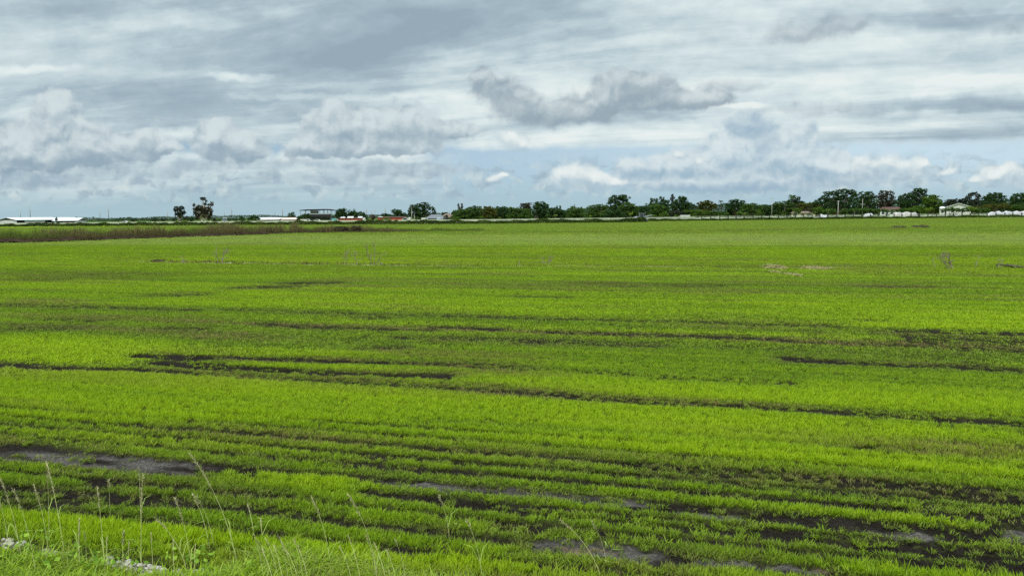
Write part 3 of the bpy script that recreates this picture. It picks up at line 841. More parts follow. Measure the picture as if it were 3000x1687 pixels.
m_blue = principled("blue_paint", (0.10, 0.28, 0.48), 0.4, 0.08, 1.0)
m_greypaint = principled("dull_grey_machine_paint", (0.17, 0.185, 0.215), 0.5, 0.2, 1.2)
m_wood = principled("dark_weathered_wood", (0.055, 0.040, 0.030), 0.9, 0.3, 5.0, bump=0.4)
m_post = principled("dark_fence_post", (0.040, 0.042, 0.040), 0.9, 0.25, 4.0)
m_mesh = principled("pale_windbreak_cloth", (0.30, 0.33, 0.27), 0.8, 0.5, 0.35)
m_plastic = principled("white_plastic_sheet", (0.36, 0.36, 0.38), 0.45, 0.08, 1.0, bump=0.3)
m_greyplastic = principled("grey_plastic_sheet", (0.33, 0.32, 0.30), 0.55, 0.22, 0.6, bump=0.3)
m_fence = principled("white_barrier", (0.38, 0.40, 0.32), 0.7, 0.14, 0.25)
m_bark = principled("grey_brown_bark", (0.085, 0.072, 0.058), 0.9, 0.3, 2.5)
m_palebark = principled("pale_smooth_bark", (0.34, 0.30, 0.27), 0.8, 0.25, 1.5)
m_twig = principled("bare_dead_twig", (0.21, 0.175, 0.125), 0.9, 0.25, 6.0)
m_straw = principled("pale_straw", (0.24, 0.215, 0.095), 0.9, 0.25, 3.0)
m_bank = principled("dark_peat_bank", (0.030, 0.021, 0.015), 0.95, 0.45, 1.4, spec=0.0, bump=0.6)
m_stone = principled("white_limestone", (0.33, 0.31, 0.265), 0.9, 0.3, 12.0)
m_stem = principled("pale_dry_stem", (0.46, 0.47, 0.20), 0.8, 0.2, 9.0)
m_seed = principled("straw_seed_head", (0.42, 0.38, 0.21), 0.85, 0.25, 30.0)

LM = {
    'dark': leaf_mat("dark_foliage", (0.017, 0.040, 0.016), (0.054, 0.102, 0.030), 0.28),
    'mid': leaf_mat("mid_foliage", (0.028, 0.062, 0.017), (0.088, 0.148, 0.032), 0.32),
    'bright': leaf_mat("bright_foliage", (0.040, 0.085, 0.016), (0.120, 0.190, 0.030), 0.35),
    'olive': leaf_mat("olive_foliage", (0.034, 0.050, 0.014), (0.130, 0.125, 0.030), 0.30),
    'brown': leaf_mat("rusty_foliage", (0.022, 0.026, 0.014), (0.090, 0.075, 0.045), 0.25),
    'grey': leaf_mat("grey_green_foliage", (0.018, 0.026, 0.018), (0.058, 0.070, 0.045), 0.25),
    'yellow': leaf_mat("yellow_green_foliage", (0.075, 0.130, 0.018), (0.210, 0.270, 0.045), 0.40),
    'pinkish': leaf_mat("pinkish_foliage", (0.050, 0.050, 0.034), (0.150, 0.110, 0.095), 0.30),
    'hedge': leaf_mat("hedge_foliage", (0.020, 0.042, 0.010), (0.085, 0.120, 0.026), 0.30),
    'haze': leaf_mat("haze_paled_foliage", (0.030, 0.060, 0.035), (0.080, 0.115, 0.065), 0.25),  # paler leaves: distance haze put into the foliage colour
}


# ------------------------------------------------------------------ foliage
def leaf_quads(P, N, size, g):
    """little rhombic leaves at points P facing N"""
    n = len(P)
    r = g.normal(size=(n, 3)); u = np.cross(N, r); u /= np.linalg.norm(u, axis=1, keepdims=True) + 1e-9
    w = np.cross(N, u)
    s1 = (size * g.uniform(0.6, 1.4, n))[:, None]; s2 = s1 * g.uniform(0.45, 0.8, n)[:, None]
    v = np.stack([P - u * s1 * .5, P - w * s2 * .5, P + u * s1 * .5, P + w * s2 * .5], 1).reshape(-1, 3)
    return v, np.arange(4 * n).reshape(n, 4)


def crown_points(blobs, leaf, cover, g, ragged=0.30):
    P, N, T = [], [], []
    for c, r in blobs:
        c, r = np.array(c), np.array(r)
        rm = (r[0] * r[1] * r[2]) ** (1 / 3)
        area = 4 * math.pi * rm * rm
        tot = max(30, int(cover * area / (leaf * leaf * 0.45)))
        K = int(np.clip(area / (0.55 * rm) ** 2 * 0.9, 14, 60))
        d = g.normal(size=(K, 3)); d /= np.linalg.norm(d, axis=1, keepdims=True)
        cc = c + d * r * (g.uniform(0.12, 1.0, K) ** 0.40)[:, None]
        cr = rm * g.uniform(0.16, ragged + 0.08, K)
        wgt = cr ** 2; k = g.choice(K, tot, p=wgt / wgt.sum())
        dd = g.normal(size=(tot, 3)); dd /= np.linalg.norm(dd, axis=1, keepdims=True)
        p = cc[k] + dd * (cr[k] * g.uniform(0.2, 1.0, tot) ** 0.5)[:, None] * np.minimum(1.3, r / rm)
        nn = 0.55 * (p - c) / rm + g.normal(size=(tot, 3)) * 0.75 + np.array([0, 0, 0.35]); nn /= np.linalg.norm(nn, axis=1, keepdims=True)
        tn = np.clip(g.normal(0.42, 0.22, K)[k] + g.normal(0, 0.13, tot), 0, 1)
        P.append(p); N.append(nn); T.append(tn)
    return np.concatenate(P), np.concatenate(N), np.concatenate(T)


def foliage_obj(name, P, N, T, leaf, mat, parent, g):
    v, f = leaf_quads(P, N, leaf, g)
    return np_mesh(name, v, f, {"tone": ('FLOAT', np.repeat(T, 4))}, mat, parent)


_seed = [1000]


def base_of(px, D):
    p = at(px, 630, D); return np.array([p[0], D, 0.0])


def px_blobs(blobs, D, base, depth):
    out = []
    for b in blobs:
        cx, cy, rx, ry = b[:4]
        s = D / F
        c = at(cx, cy, D) - base
        dp = min(rx, ry * 1.6) * s * depth
        c[1] += (b[4] if len(b) > 4 else 0)
        out.append((c, (rx * s, max(dp, 0.5), ry * s)))
    return out


def tree(label, D, pal, tx, blobs, name="tree", cat="tree", group=None, leaf=None, cover=1.5, trunk=0.28, bark=None, trunks=None, depth=1.0, ragged=0.30, limbs=True, cname="crown"):
    _seed[0] += 1; g = np.random.default_rng(_seed[0])
    base = base_of(tx, D)
    o = thing(name, label, cat, base, 0, group)
    if tx > 1330 and trunk >= .25:            # trees of the wood close up with their neighbours and carry leaves low down
        xs_ = [b_[0] for b_ in blobs]; x0_, x1_ = min(b_[0] - b_[2] for b_ in blobs), max(b_[0] + b_[2] for b_ in blobs)
        yl = max(b_[1] + b_[3] for b_ in blobs); gy_ = 637 - (tx - 1500) * .0103
        blobs = [(b_[0], b_[1], b_[2] * 1.17, b_[3] * 1.06) for b_ in blobs]
        for q_ in (.18, .5, .82):
            blobs.append((x0_ + (x1_ - x0_) * q_, gy_ - 4, (x1_ - x0_) * .24, 8, g.uniform(0, 4)))
            if yl < gy_ - 8: blobs.append((x0_ + (x1_ - x0_) * q_, (yl + gy_) / 2 - 6, (x1_ - x0_) * .22, (gy_ - yl) * .5 + 5, g.uniform(0, 3)))
    else:
        blobs = [(b_[0], b_[1], b_[2] * 1.08, b_[3] * 1.05) for b_ in blobs]
    bl = px_blobs(blobs, D, base, depth)
    leaf = leaf or 0.40 * D / 300
    P, N, T = crown_points(bl, leaf, cover, g, ragged)
    k = P[:, 2] > 0.05
    foliage_obj(cname, P[k], N[k], T[k], leaf, LM[pal], o, g)
    if trunk:
        mb = MB()
        for tpx in (trunks or [tx]):
            b0 = base_of(tpx, D) - base
            zc_ = min(b_[0][2] for b_ in bl); top = max(b_[0][2] for b_ in bl)
            fork = np.array([b0[0], 0, max(0.25, min(zc_, top * 0.5) * 0.75)])
            mb.tube([b0, b0 + [0.05, 0.03, fork[2] * 0.5], fork], [trunk * 1.35, trunk, trunk * 0.85], 8)
            if limbs:
                for c_, r_ in bl:
                    c_ = np.array(c_)
                    mid = fork * 0.45 + c_ * 0.55 + np.array([g.normal(0, .3), g.normal(0, .3), 0.3])
                    mb.tube([fork, mid, c_ + [0, 0, r_[2] * 0.45]], [trunk * 0.7, trunk * 0.45, trunk * 0.15], 6)
        mb.build("trunk", bark or m_bark, o, True)
    return o


def shrub(label, D, pal, tx, blobs, name="bush", cat="bush", group=None, **kw):
    kw.setdefault('trunk', 0.10); kw.setdefault('cover', 1.5); kw.setdefault('leaf', 0.32 * D / 300)
    return tree(label, D, pal, tx, blobs, name, cat, group, cname="foliage", **kw)


def frond_mesh(g, L, droop, az, rise, width, centre):
    """one arching frond with leaflets hanging both sides"""
    v, f = [], []
    n = 6
    a = np.array([math.cos(az), math.sin(az), 0]); sd = np.array([-a[1], a[0], 0])
    prev = None
    for i in range(n + 1):
        q_ = i / n
        p = centre + a * L * q_ * (1 - 0.15 * q_) + np.array([0, 0, L * (rise * q_ - droop * q_ * q_)])
        w = width * math.sin(math.pi * min(1, 0.12 + 0.88 * q_)) ** 0.7 + 0.02
        v += [p - sd * w - [0, 0, w * 0.55], p, p + sd * w - [0, 0, w * 0.55]]
    for i in range(n):
        b = 3 * i
        f += [(b, b + 1, b + 4, b + 3), (b + 1, b + 2, b + 5, b + 4)]
    return v, f


def palm(label, D, tx, top_y, spread, pal='dark', name="palm_tree", cat="palm tree", trunk=0.16, bark=None, n=16, group=None, lean=0.0, width=0.22, stemless=False, rise=0.7, droop=1.05):
    _seed[0] += 1; g = np.random.default_rng(_seed[0])
    base = base_of(tx, D); o = thing(name, label, cat, base, 0, group)
    s = D / F
    head = at(tx, top_y + spread * 0.55, D) - base; head[0] += lean
    if stemless: head[2] = 0.35
    V_, F_, T_ = [], [], []
    for i in range(n):
        az_ = 2 * math.pi * i / n + g.normal(0, .25)
        L = spread * s * g.uniform(0.75, 1.12)
        v, f = frond_mesh(g, L, droop * g.uniform(0.5, 1.2), az_, rise * g.uniform(0.5, 1.35), width * L * 0.45, head)
        b = len(V_); V_ += v; F_ += [tuple(b + q_ for q_ in ff) for ff in f]; T_ += [float(np.clip(g.normal(.5, .22), 0, 1))] * len(v)
    np_mesh("crown" if not stemless else "foliage", np.array(V_), np.array(F_), {"tone": ('FLOAT', np.array(T_))}, LM[pal], o)
    mb = MB()
    mb.tube([(0, 0, 0), (head[0] * .3, head[1] * .3, head[2] * .5), head], [trunk * 1.3, trunk, trunk * .75], 7)
    mb.build("trunk", bark or m_bark, o, True)
    return o


def banana(label, D, tx, top_y, spread, pal='yellow', group=None):
    return palm(label, D, tx, top_y, spread, pal, "banana_plant", "plant", 0.12, m_bark, 9, group, 0, 0.55, False, 1.2, 0.9)


# ------------------------------------------------------------------ hedges and the long barrier
def strip_hedge(name, label, pts, h, wdt, leaf, seed, gaps=(), cat="hedge"):
    g = np.random.default_rng(seed)
    o = thing(name, label, cat, (*pts[0][:2], 0))
    P, N, T = [], [], []
    for (a, b) in zip(pts[:-1], pts[1:]):
        a, b = np.array(a), np.array(b); L = np.linalg.norm(b - a); e = (b - a) / L; nrm = np.array([-e[1], e[0]])
        n = int(L * (h + wdt) * 4.2 / (leaf * leaf * 0.45))
        u = g.uniform(0, L, n)
        hh = h * (0.62 + 0.62 * fbm(u * 0.16 + seed, u * 0, seed, 4)) * (0.8 + 0.4 * vnoise(u * 0.9, u * 0 + seed, seed))
        ph = g.uniform(0, math.pi, n)
        rr_ = g.uniform(0.55, 1.0, n) ** 0.5
        off = np.cos(ph) * wdt * 0.5 * rr_; z = np.sin(ph) ** 0.6 * hh * rr_
        p = np.stack([a[0] + e[0] * u + nrm[0] * off, a[1] + e[1] * u + nrm[1] * off, z + 0.02], -1)
        nn = np.stack([nrm[0] * np.cos(ph), nrm[1] * np.cos(ph), np.sin(ph)], -1) + g.normal(size=(n, 3)) * 0.7
        nn /= np.linalg.norm(nn, axis=1, keepdims=True)
        t = np.clip(fbm(u * 0.3, z * 1.5, seed + 3, 3) * 1.3 - 0.2 + g.normal(0, .16, n), 0, 1)
        P.append(p); N.append(nn); T.append(t)
    P = np.concatenate(P) - np.array([*pts[0][:2], 0]); N = np.concatenate(N); T = np.concatenate(T)
    foliage_obj("foliage", P, N, T, leaf, LM['hedge'], o, g)
    mb = MB()                                                         # woody stems inside
    for (a, b) in zip(pts[:-1], pts[1:]):
        a, b = np.array(a), np.array(b); L = np.linalg.norm(b - a); k = int(L / 2.2)
        for i in range(k):
            p = a + (b - a) * (i + .5) / k - np.array(pts[0][:2])
            mb.tube([(p[0], p[1], 0), (p[0] + g.normal(0, .15), p[1], h * .7)], [.05, .02], 5)
    mb.build("stem", m_bark, o)['kind'] = 'stuff'
    return o


H1 = [tuple(gnd(x, y)[:2]) for x, y in ((-160, 666.2), (750, 660), (1400, 657), (1892, 652.2))]
H2 = [tuple(base_of(x, d)[:2]) for x, d in ((1898, 246), (2500, 256), (3080, 258))]
strip_hedge("hedge", 'long dark green hedge along the far field edge, before the barns and red sheds', H1, 1.18, 1.5, 0.26, 71)
strip_hedge("hedge", 'lower dark green hedge at the foot of the dark posted fence', H2, 0.85, 1.2, 0.24, 72)

# white barrier behind the first hedge
o = thing("barrier_wall", 'long low white barrier running just behind the dark hedge', "barrier", (0, 0, 0))
bp_ = [np.array(p) for p in H1]; bp_ = [p + np.array([0, 1.0]) * k for p, k in zip(bp_, (16, 13, 11, 9))][:3] + [np.array([base_of(1700, 241)[0], 241.0]), np.array([base_of(1885, 251)[0], 251.0]), np.array([base_of(2035, 262)[0], 262.0])]
mb = MB()
nseg = 60
pl = []
for a, b in zip(bp_[:-1], bp_[1:]):
    for i in range(nseg // 4): pl.append(a + (b - a) * i / (nseg // 4))
pl.append(bp_[-1])
for a, b in zip(pl[:-1], pl[1:]):
    e = (b - a) / np.linalg.norm(b - a); n_ = np.array([-e[1], e[0]]) * 0.10
    a2, b2 = a + e * 0.02, b - e * 0.02
    z1 = 1.30 + RNG.uniform(-.04, .04)
    mb.add([(*(a2 - n_), 0.25), (*(b2 - n_), 0.25), (*(b2 + n_), 0.25), (*(a2 + n_), 0.25), (*(a2 - n_), z1), (*(b2 - n_), z1), (*(b2 + n_), z1), (*(a2 + n_), z1)],
           [(0, 3, 2, 1), (4, 5, 6, 7), (0, 1, 5, 4), (1, 2, 6, 5), (2, 3, 7, 6), (3, 0, 4, 7)])
mb.build("panel", m_fence, o)
mb = MB()
for a in pl[::2]: mb.box(a[0] - .07, a[0] + .07, a[1] - .22, a[1] - .10, 0, 1.33)
mb.build("support", m_grey_steel, o)

# dark posts with pale wind cloth between them
DF = 262.0
f_ = thing("posted_fence", 'long fence of dark posts with pale cloth between, before the houses', "fence", (base_of(2030, DF)[0], DF, 0))
fx0 = base_of(2030, DF)[0]; fx1 = base_of(3060, DF)[0]
xs = [fx0]
while xs[-1] < fx1: xs.append(xs[-1] + RNG.uniform(2.5, 2.95))
for x in xs:
    h = RNG.uniform(1.50, 1.68)
    MB().box(x - fx0 - .14, x - fx0 + .14, -.14, .14, 0, h).build("post", m_post, f_, bevel=0.02)
HEAP_X = [(2526, 2560), (2610, 2694), (2886, 3070), (2398, 2426)]
for i, (a, b) in enumerate(zip(xs[:-1], xs[1:])):
    pxm = proj(np.array([(a + b) / 2]), np.array([DF]), np.array([1.0]))[0][0]
    if any(h0 < pxm < h1 for h0, h1 in HEAP_X): continue
    mb = MB(); n = 8; top = []
    zt = 1.22 + RNG.uniform(-.07, .07)
    for k in range(n + 1):
        q_ = k / n; sag = 0.10 * math.sin(math.pi * q_) * RNG.uniform(.4, 1.6)
        bulge = 0.10 * math.sin(math.pi * q_) * RNG.uniform(-.5, 1)
        x = a + .15 + (b - a - .3) * q_ - fx0
        for z, yy_ in ((.30 + RNG.uniform(-.05, .1), -.02), (.8, -bulge), (zt - sag, -.02)): top.append((x, yy_, z)); 
    top2 = [(p[0], p[1] + .03, p[2]) for p in top]; m_ = len(top)
    fs = []
    for k in range(n):
        for j in range(2):
            q0 = 3 * k + j
            fs += [(q0, q0 + 3, q0 + 4, q0 + 1), (m_ + q0, m_ + q0 + 1, m_ + q0 + 4, m_ + q0 + 3)]
        fs += [(3 * k + 2, 3 * k + 5, m_ + 3 * k + 5, m_ + 3 * k + 2)]
    mb.add(top + top2, fs).build("cloth_panel", m_mesh, f_)
MB().box(.05, fx1 - fx0, .15, .19, 1.36, 1.42).build("rail", m_fence, f_)


def heap(label, x0, x1, y_top, D, mat, seed, name="plastic_heap", cat="plastic heap"):
    """a long lump wrapped in loose sheeting"""
    g = np.random.default_rng(seed)
    a, b = base_of(x0, D), base_of(x1, D); L = b[0] - a[0]; H = at((x0 + x1) / 2, y_top, D)[2]
    nu, nv = max(10, int(L * 4)), 12
    V_ = []
    for i in range(nu + 1):
        u = i / nu; env = min(1, math.sin(math.pi * min(max(u, 0.005), 0.995)) * 3.0) ** 0.45
        for j in range(nv + 1):
            ph = math.pi * j / nv
            r = 1 + 0.20 * (float(fbm(np.array([u * L * .9 + seed]), np.array([j * .6]), seed, 4)[0]) - .5) * 2
            V_.append((u * L + g.normal(0, .02), -math.cos(ph) * 0.85 * env * r, max(0.0, math.sin(ph) ** .6 * H * env * r * (0.97 + 0.07 * math.sin(u * L * 2.1 + seed)))))
    F_ = [(i * (nv + 1) + j, i * (nv + 1) + j + 1, (i + 1) * (nv + 1) + j + 1, (i + 1) * (nv + 1) + j) for i in range(nu) for j in range(nv)]
    o = np_mesh(name, np.array(V_), np.array(F_)[:, ::-1], None, mat, smooth=True)
    put(o, a); return tag(o, label, cat)


heap('small white plastic covered heap behind the posts, below the tall pale utility pole', 2530, 2558, 625.5, 264.5, m_plastic, 3)
heap('grey plastic heap between fence posts in front of the red brown roofed house', 2612, 2690, 622.5, 264.5, m_greyplastic, 4)
heap('largest white plastic covered heap, long and bulging, behind the last fence posts', 2886, 3060, 619, 264.5, m_plastic, 5)
heap('little white plastic bundle at the foot of the fence before the white gabled house', 2796, 2808, 632, 260.8, m_plastic, 6)
heap('short white plastic heap behind the fence below the banana plants', 2400, 2424, 629, 264.5, m_plastic, 7)

# ------------------------------------------------------------------ buildings
def zat(px, py, D): return float(at(px, py, D)[2])


def gable_barn(label, corner_px, D, L, W, th, ridge, eave, mroof, mwall, openings=(), side=-1, over_=0.6, name="barn", cat="barn"):
    """ridge along local x; near corner at the origin (left one if side<0, right one if side>0)"""
    c = base_of(corner_px, D)
    o = thing(name, label, cat, c, th)
    x0, x1 = (0, L) if side < 0 else (-L, 0)
    prof = [(0, 0), (W, 0), (W, eave), (W / 2, ridge - .12), (0, eave)]
    MB().prism_x(prof, x0, x1).build("wall", mwall, o)
    t = 0.12; sl = (ridge - eave) / (W / 2)
    for nm, ys in (("roof", None),):
        pr = [(-over_, eave - over_ * sl), (W / 2, ridge), (W + over_, eave - over_ * sl), (W + over_, eave - over_ * sl + t), (W / 2, ridge + t), (-over_, eave - over_ * sl + t)]
        MB().prism_x(pr, x0 - over_, x1 + over_).build("roof", mroof, o)
    for a, b, z0, z1 in openings:
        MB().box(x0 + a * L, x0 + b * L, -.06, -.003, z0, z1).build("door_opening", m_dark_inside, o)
    # dark triangle painting in the shade of the open gable end
    gx_ = x0 if side < 0 else x1
    e = .04 if side < 0 else -.04
    MB().prism_x([(0.5, eave + .0), (W - .5, eave), (W / 2, ridge - .35)], min(gx_ - e, gx_ - e * .1), max(gx_ - e, gx_ - e * .1)).build("gable_shade", m_dark_inside, o)
    return o


gable_barn('long white metal roofed barn with dark doorways and a dark gable, beyond the hedge', 48, 420, 25, 14.9, math.radians(66), 3.65, 2.45, m_white_metal, m_pale_wall,
           [(.0, .17, 1.0, 2.3), (.63, .90, .9, 2.3)], -1)
gable_barn('smaller barn with pale blue white roof right of the long white barn', 225, 405, 11.8, 9.2, math.radians(0), 3.1, 1.95, m_white_metal, m_pale_wall, [(.1, .9, .5, 1.7)], 1)
gable_barn('white roofed shed half hidden behind the pale blue white barn', 212, 436, 8.0, 7.0, math.radians(22), 3.5, 2.6, m_white_metal, m_pale_wall, [(.2, .5, .5, 2.0)], 1, name="shed", cat="shed")


def lean_shed(label, x0, x1, D, ytop, mroof, seed, posts=5):
    g = np.random.default_rng(seed)
    a, b = base_of(x0, D), base_of(x1, D); L = b[0] - a[0]; H = zat((x0 + x1) / 2, ytop, D)
    o = thing("open_shed", label, "shed", a)
    MB().prism_x([(-.6, H - .75), (5.2, H), (5.2, H + .12), (-.6, H - .63)], -.5, L + .5).build("roof", mroof, o)
    for i in range(posts):
        x = L * i / (posts - 1); MB().box(x - .1, x + .1, -.1, .1, 0, H - .72).build("post", m_dark_steel, o)
    MB().box(0, L, 4.4, 4.6, 0, H - .16).build("rear_wall", m_dark_inside, o)  # wall coloured near-black for the shade under the roof
    for i in range(3):
        x = g.uniform(.1, .8) * L; MB().box(x, x + g.uniform(1.0, 1.8), 1.5, 2.6, 0, g.uniform(1.5, 2.0)).build("stored_pallet", m_beige, o)
    return o


lean_shed('open sided shed with bright white roof, left of the tall flat roofed stand', 748, 814, 330, 638.5, m_white_metal, 4, 6)
lean_shed('open sided shed with faded pink roof beside the round dark tree', 817, 865, 332, 638.5, m_pinkroof, 5, 5)

# tall two-storey stand with flat dark roof
D = 335.0
a, b = base_of(879, D), base_of(973, D); L = b[0] - a[0]
o = thing("viewing_stand", 'tall open viewing stand with flat dark roof, white booth and black parapet', "stand", a)
zr0, zr1, zdeck, zpar = zat(879, 617.5, D), zat(925, 614.2, D), zat(930, 628, D), zat(930, 636, D)
X = lambda px: base_of(px, D)[0] - a[0]
MB().prism([(X(879), zr0), (X(900), zr1 - .35), (X(955), zr1 - .2), (X(973), zr0 - .1), (X(973), zr0 + .15), (X(955), zr1 + .2), (X(900), zr1 + .1), (X(879), zr0 + .25)], -1, 9).build("roof", m_dark_steel, o)
for px_ in (880.5, 896, 937, 948, 960, 969.5):
    for yy_ in (0, 8): MB().box(X(px_) - .07, X(px_) + .07, yy_ - .07, yy_ + .07, 0 if px_ < 900 or px_ > 965 else zdeck, zr0 + .1).build("post", m_grey_steel, o)
MB().box(X(905), X(970), 0.2, 8, zdeck - .25, zdeck).build("deck", m_white_paint, o)
MB().box(X(907), X(969.5), -.15, .0, zdeck - .02, zat(930, 625.2, D)).build("rail_panel", m_white_paint, o)
MB().box(X(902), X(969.5), -.30, -.16, zpar, zdeck - .05).build("parapet", m_black_panel, o)
bth = MB().box(X(909), X(927), .8, 4, zdeck + .003, zat(918, 617.4, D)).build("booth", m_white_paint, o)
MB().box(X(910), X(922), .76, .797, zat(918, 624, D), zat(918, 621.5, D)).build("window", m_glass, bth)
MB().box(X(905), X(969), .3, 7.5, 0, zpar + .2).build("lower_wall", principled("shaded_lower_wall", (0.045, 0.045, 0.042), 0.9, 0.35, 0.5), o)  # wall colour darkened to paint in the shade under the deck
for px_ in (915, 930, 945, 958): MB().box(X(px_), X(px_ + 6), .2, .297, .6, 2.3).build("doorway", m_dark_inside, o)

# red sheds
def red_shed(label, x0, x1, D, ytop, panels):
    a, b = base_of(x0, D), base_of(x1, D); L = b[0] - a[0]; H = zat((x0 + x1) / 2, ytop, D)
    o = thing("red_shed", label, "shed", a)
    MB().box(0, L, 0, 4, .0, H).build("wall", m_red, o)
    MB().prism_x([(-.25, H + .003), (4.25, H + .003), (4.25, H + .10), (2, H + .35), (-.25, H + .10)], -.2, L + .2).build("roof", m_redroof, o)
    for p0, p1, yt in panels:
        X0, X1 = base_of(p0, D)[0] - a[0], base_of(p1, D)[0] - a[0]; zt = zat((p0 + p1) / 2, yt, D)
        MB().prism_x([(.3, H + .02), (.42, H + .02), (1.8, zt), (1.68, zt)], X0, X1).build("white_panel", m_white_paint, o)
    for i in range(5):
        x = L * (i + .5) / 5; MB().box(x - .05, x + .05, -.06, -.003, 0, H).build("batten", m_redroof, o)
    return o


red_shed('long low red shed with three tilted white panels on its roof', 993, 1057, 315, 640, [(996, 1009, 635.5), (1016, 1034, 634), (1047, 1060, 634)])
red_shed('second low red shed, behind the yellow bush and before the dark trees', 1106, 1188, 315, 637.5, [(1107, 1119, 634.5)])


def tank(label, px, y, D, w, mat):
    a = base_of(px, D); H = zat(px, y, D)
    o = thing("water_tank", label, "tank", a)
    mb = MB(); mb.tube([(0, 0, .0), (0, 0, H * .93), (0, 0, H)], [w, w, w * .55], 14); mb.build("body", mat, o, False)
    MB().tube([(0, 0, H - .02), (0, 0, H + .18)], [w * .28, w * .25], 10).build("lid", m_grey_steel, o)
    return o


tank('white upright tank at the end of the first red shed', 1066.5, 638.5, 312, .55, m_white_paint)
tank('white upright tank at the foot of the two pale palms', 1200, 637, 305, .55, m_white_paint)


def hip_house(label, x0, x1, D, y_ridge, y_eave, mroof, mwall, ridge_in=.25, depth=9, windows=(), name="house", gable=False, over_=.5):
    a, b = base_of(x0, D), base_of(x1, D); L = b[0] - a[0]
    He, Hr = zat((x0 + x1) / 2, y_eave, D), zat((x0 + x1) / 2, y_ridge, D)
    rz_ = -math.atan2((a[0] + b[0]) / 2, D) if x0 > 2000 else 0.0
    o = thing(name, label, "house", a, rz_)
    MB().box(0, L, 0, depth, 0, He).build("wall", mwall, o)
    if gable:                                            # gable end towards the field
        MB().prism([(0.02, He + .003), (L - .02, He + .003), (L / 2, Hr - .1)], 0, depth).build("gable", mwall, o)
        t = .14; sl = (Hr - He) / (L / 2)
        MB().prism([(-over_, He - over_ * sl + .01), (L / 2, Hr), (L + over_, He - over_ * sl + .01), (L + over_, He - over_ * sl + t), (L / 2, Hr + t), (-over_, He - over_ * sl + t)], -.4, depth + .4).build("roof", mroof, o)
    else:
        e = over_; r0, r1 = L * ridge_in, L * (1 - ridge_in); my = depth / 2
        MB().add([(-e, -e, He + .003), (L + e, -e, He + .003), (L + e, depth + e, He + .003), (-e, depth + e, He + .003), (r0, my, Hr), (r1, my, Hr)],
                 [(0, 3, 2, 1), (0, 1, 5, 4), (1, 2, 5), (2, 3, 4, 5), (3, 0, 4)]).build("roof", mroof, o)
    for w0, w1, z0, z1 in windows:
        MB().box(w0 * L, w1 * L, -.05, -.003, z0 * He, z1 * He).build("window", m_glass, o)
    return o


WN_ = [(.08, .2, .35, .8), (.42, .52, .02, .82), (.65, .82, .35, .8)]
hip_house('grey house with grey shingled hip roof beneath the big spreading tree', 1250, 1298, 312, 628.5, 640, m_greyroof, m_greywall, .2, 9, WN_)
hip_house('low brown roofed house wing joined beside the grey house', 1299, 1322, 318, 630, 638.5, m_brownroof, m_greywall, .3, 7, WN_)
hip_house('house with pale brown roof behind the street lamp', 1297, 1327, 345, 625.5, 633, m_brownroof, m_beige, .25, 8, WN_)
hip_house('beige house half hidden behind small trees and the dark posts', 2318, 2384, 300, 619, 624, m_brownroof, m_beige, .12, 9, WN_)
h_ = hip_house('white walled house with long red brown roof, below the dark trees', 2578, 2634, 296, 606.5, 613.5, m_redroof, m_white_paint, .12, 9, [(.08, .2, .45, .9), (.3, .38, .3, .95), (.5, .62, .45, .9), (.75, .88, .45, .9)])
hip_house('white gabled house with broad white front, below the trees near the plastic heap', 2772, 2835, 285, 596.5, 607, m_white_metal, m_white_paint, .2, 10, [(.62, .68, .45, .85), (.2, .3, .5, .8)], gable=True, over_=.35)
hip_house('tiny pale green white hut left of the white gabled house', 2752, 2766, 276, 605.5, 609.5, m_white_metal, m_pale_wall, .2, 3, [(.3, .7, .5, .85)], name="hut", over_=.15)
hip_house('far pale blue grey block building beyond the hedge, near the tall power poles', 651, 665, 600, 637, 639, m_greywall, principled("blue_grey_block", (.20, .23, .28), .8, .1, .3), .1, 6, WN_, name="building", over_=.2)

# box trailer before the trees
D = 266
a, b = base_of(1996, D), base_of(2022, D); L = b[0] - a[0]; H = zat(2009, 630.3, D)
o = thing("box_trailer", 'white box trailer parked in front of the low bushes, left of the first dark post', "trailer", a)
MB().box(0, L, 0, 2.2, .75, H).build("body", m_white_paint, o, bevel=.05)
for x in (L * .35, L * .55): MB().wheel_y((x, .15, .38), .38, .25).build("wheel", m_rubber, o)
MB().box(L * .1, L * .9, .2, 2.0, .62, .747).build("chassis", m_dark_steel, o)
MB().box(-1.0, 0.0, 1.0, 1.2, .6, .72).build("drawbar", m_dark_steel, o)

# ------------------------------------------------------------------ vehicles
def car(label, px, D, length, mbody, h=1.45, kind="car", rz=0.0, van=False):
    o = thing("parked_" + kind, label, kind, base_of(px, D) + np.array([0, 0, 0]), rz)
    l = length / 2; w = .85
    if van:
        prof = [(-l, .35), (l, .35), (l, h * .55), (l * .82, h * .60), (l * .62, h), (-l, h)]
        win = [(l * .60, h * .62), (l * .76, h * .62), (l * .60, h * .92), (l * .28, h * .92), (l * .28, h * .62)]
    else:
        prof = [(-l, .32), (l, .32), (l, .70), (l * .92, .82), (l * .38, .92), (l * .12, h), (-l * .45, h), (-l * .85, .95), (-l, .90)]
        win = [(l * .30, .94), (l * .09, h - .08), (-l * .42, h - .08), (-l * .74, .96)]
    MB().prism(prof, -w, w).build("body", mbody, o, bevel=.04)
    MB().prism(win, -w - .012, w + .012).build("window", m_glass, o)
    for sx in (-.62, .62):
        for sy in (-w + .08, w - .08): MB().wheel_y((sx * l, sy, .33), .33, .22, 14).build("wheel", m_rubber, o)
    return o


car('small white car far beyond the hedge, right of the pale barns', 367, 420, 4.2, m_white_paint)
car('white car parked at the left corner under the viewing stand', 896, 322, 4.0, m_white_paint, 1.6, van=True)
car('pale car parked in front of the viewing stand', 932, 322, 4.4, m_pale_wall, 1.5)
car('white car at the right end of the second red shed', 1190, 308, 4.2, m_white_paint, 1.75)


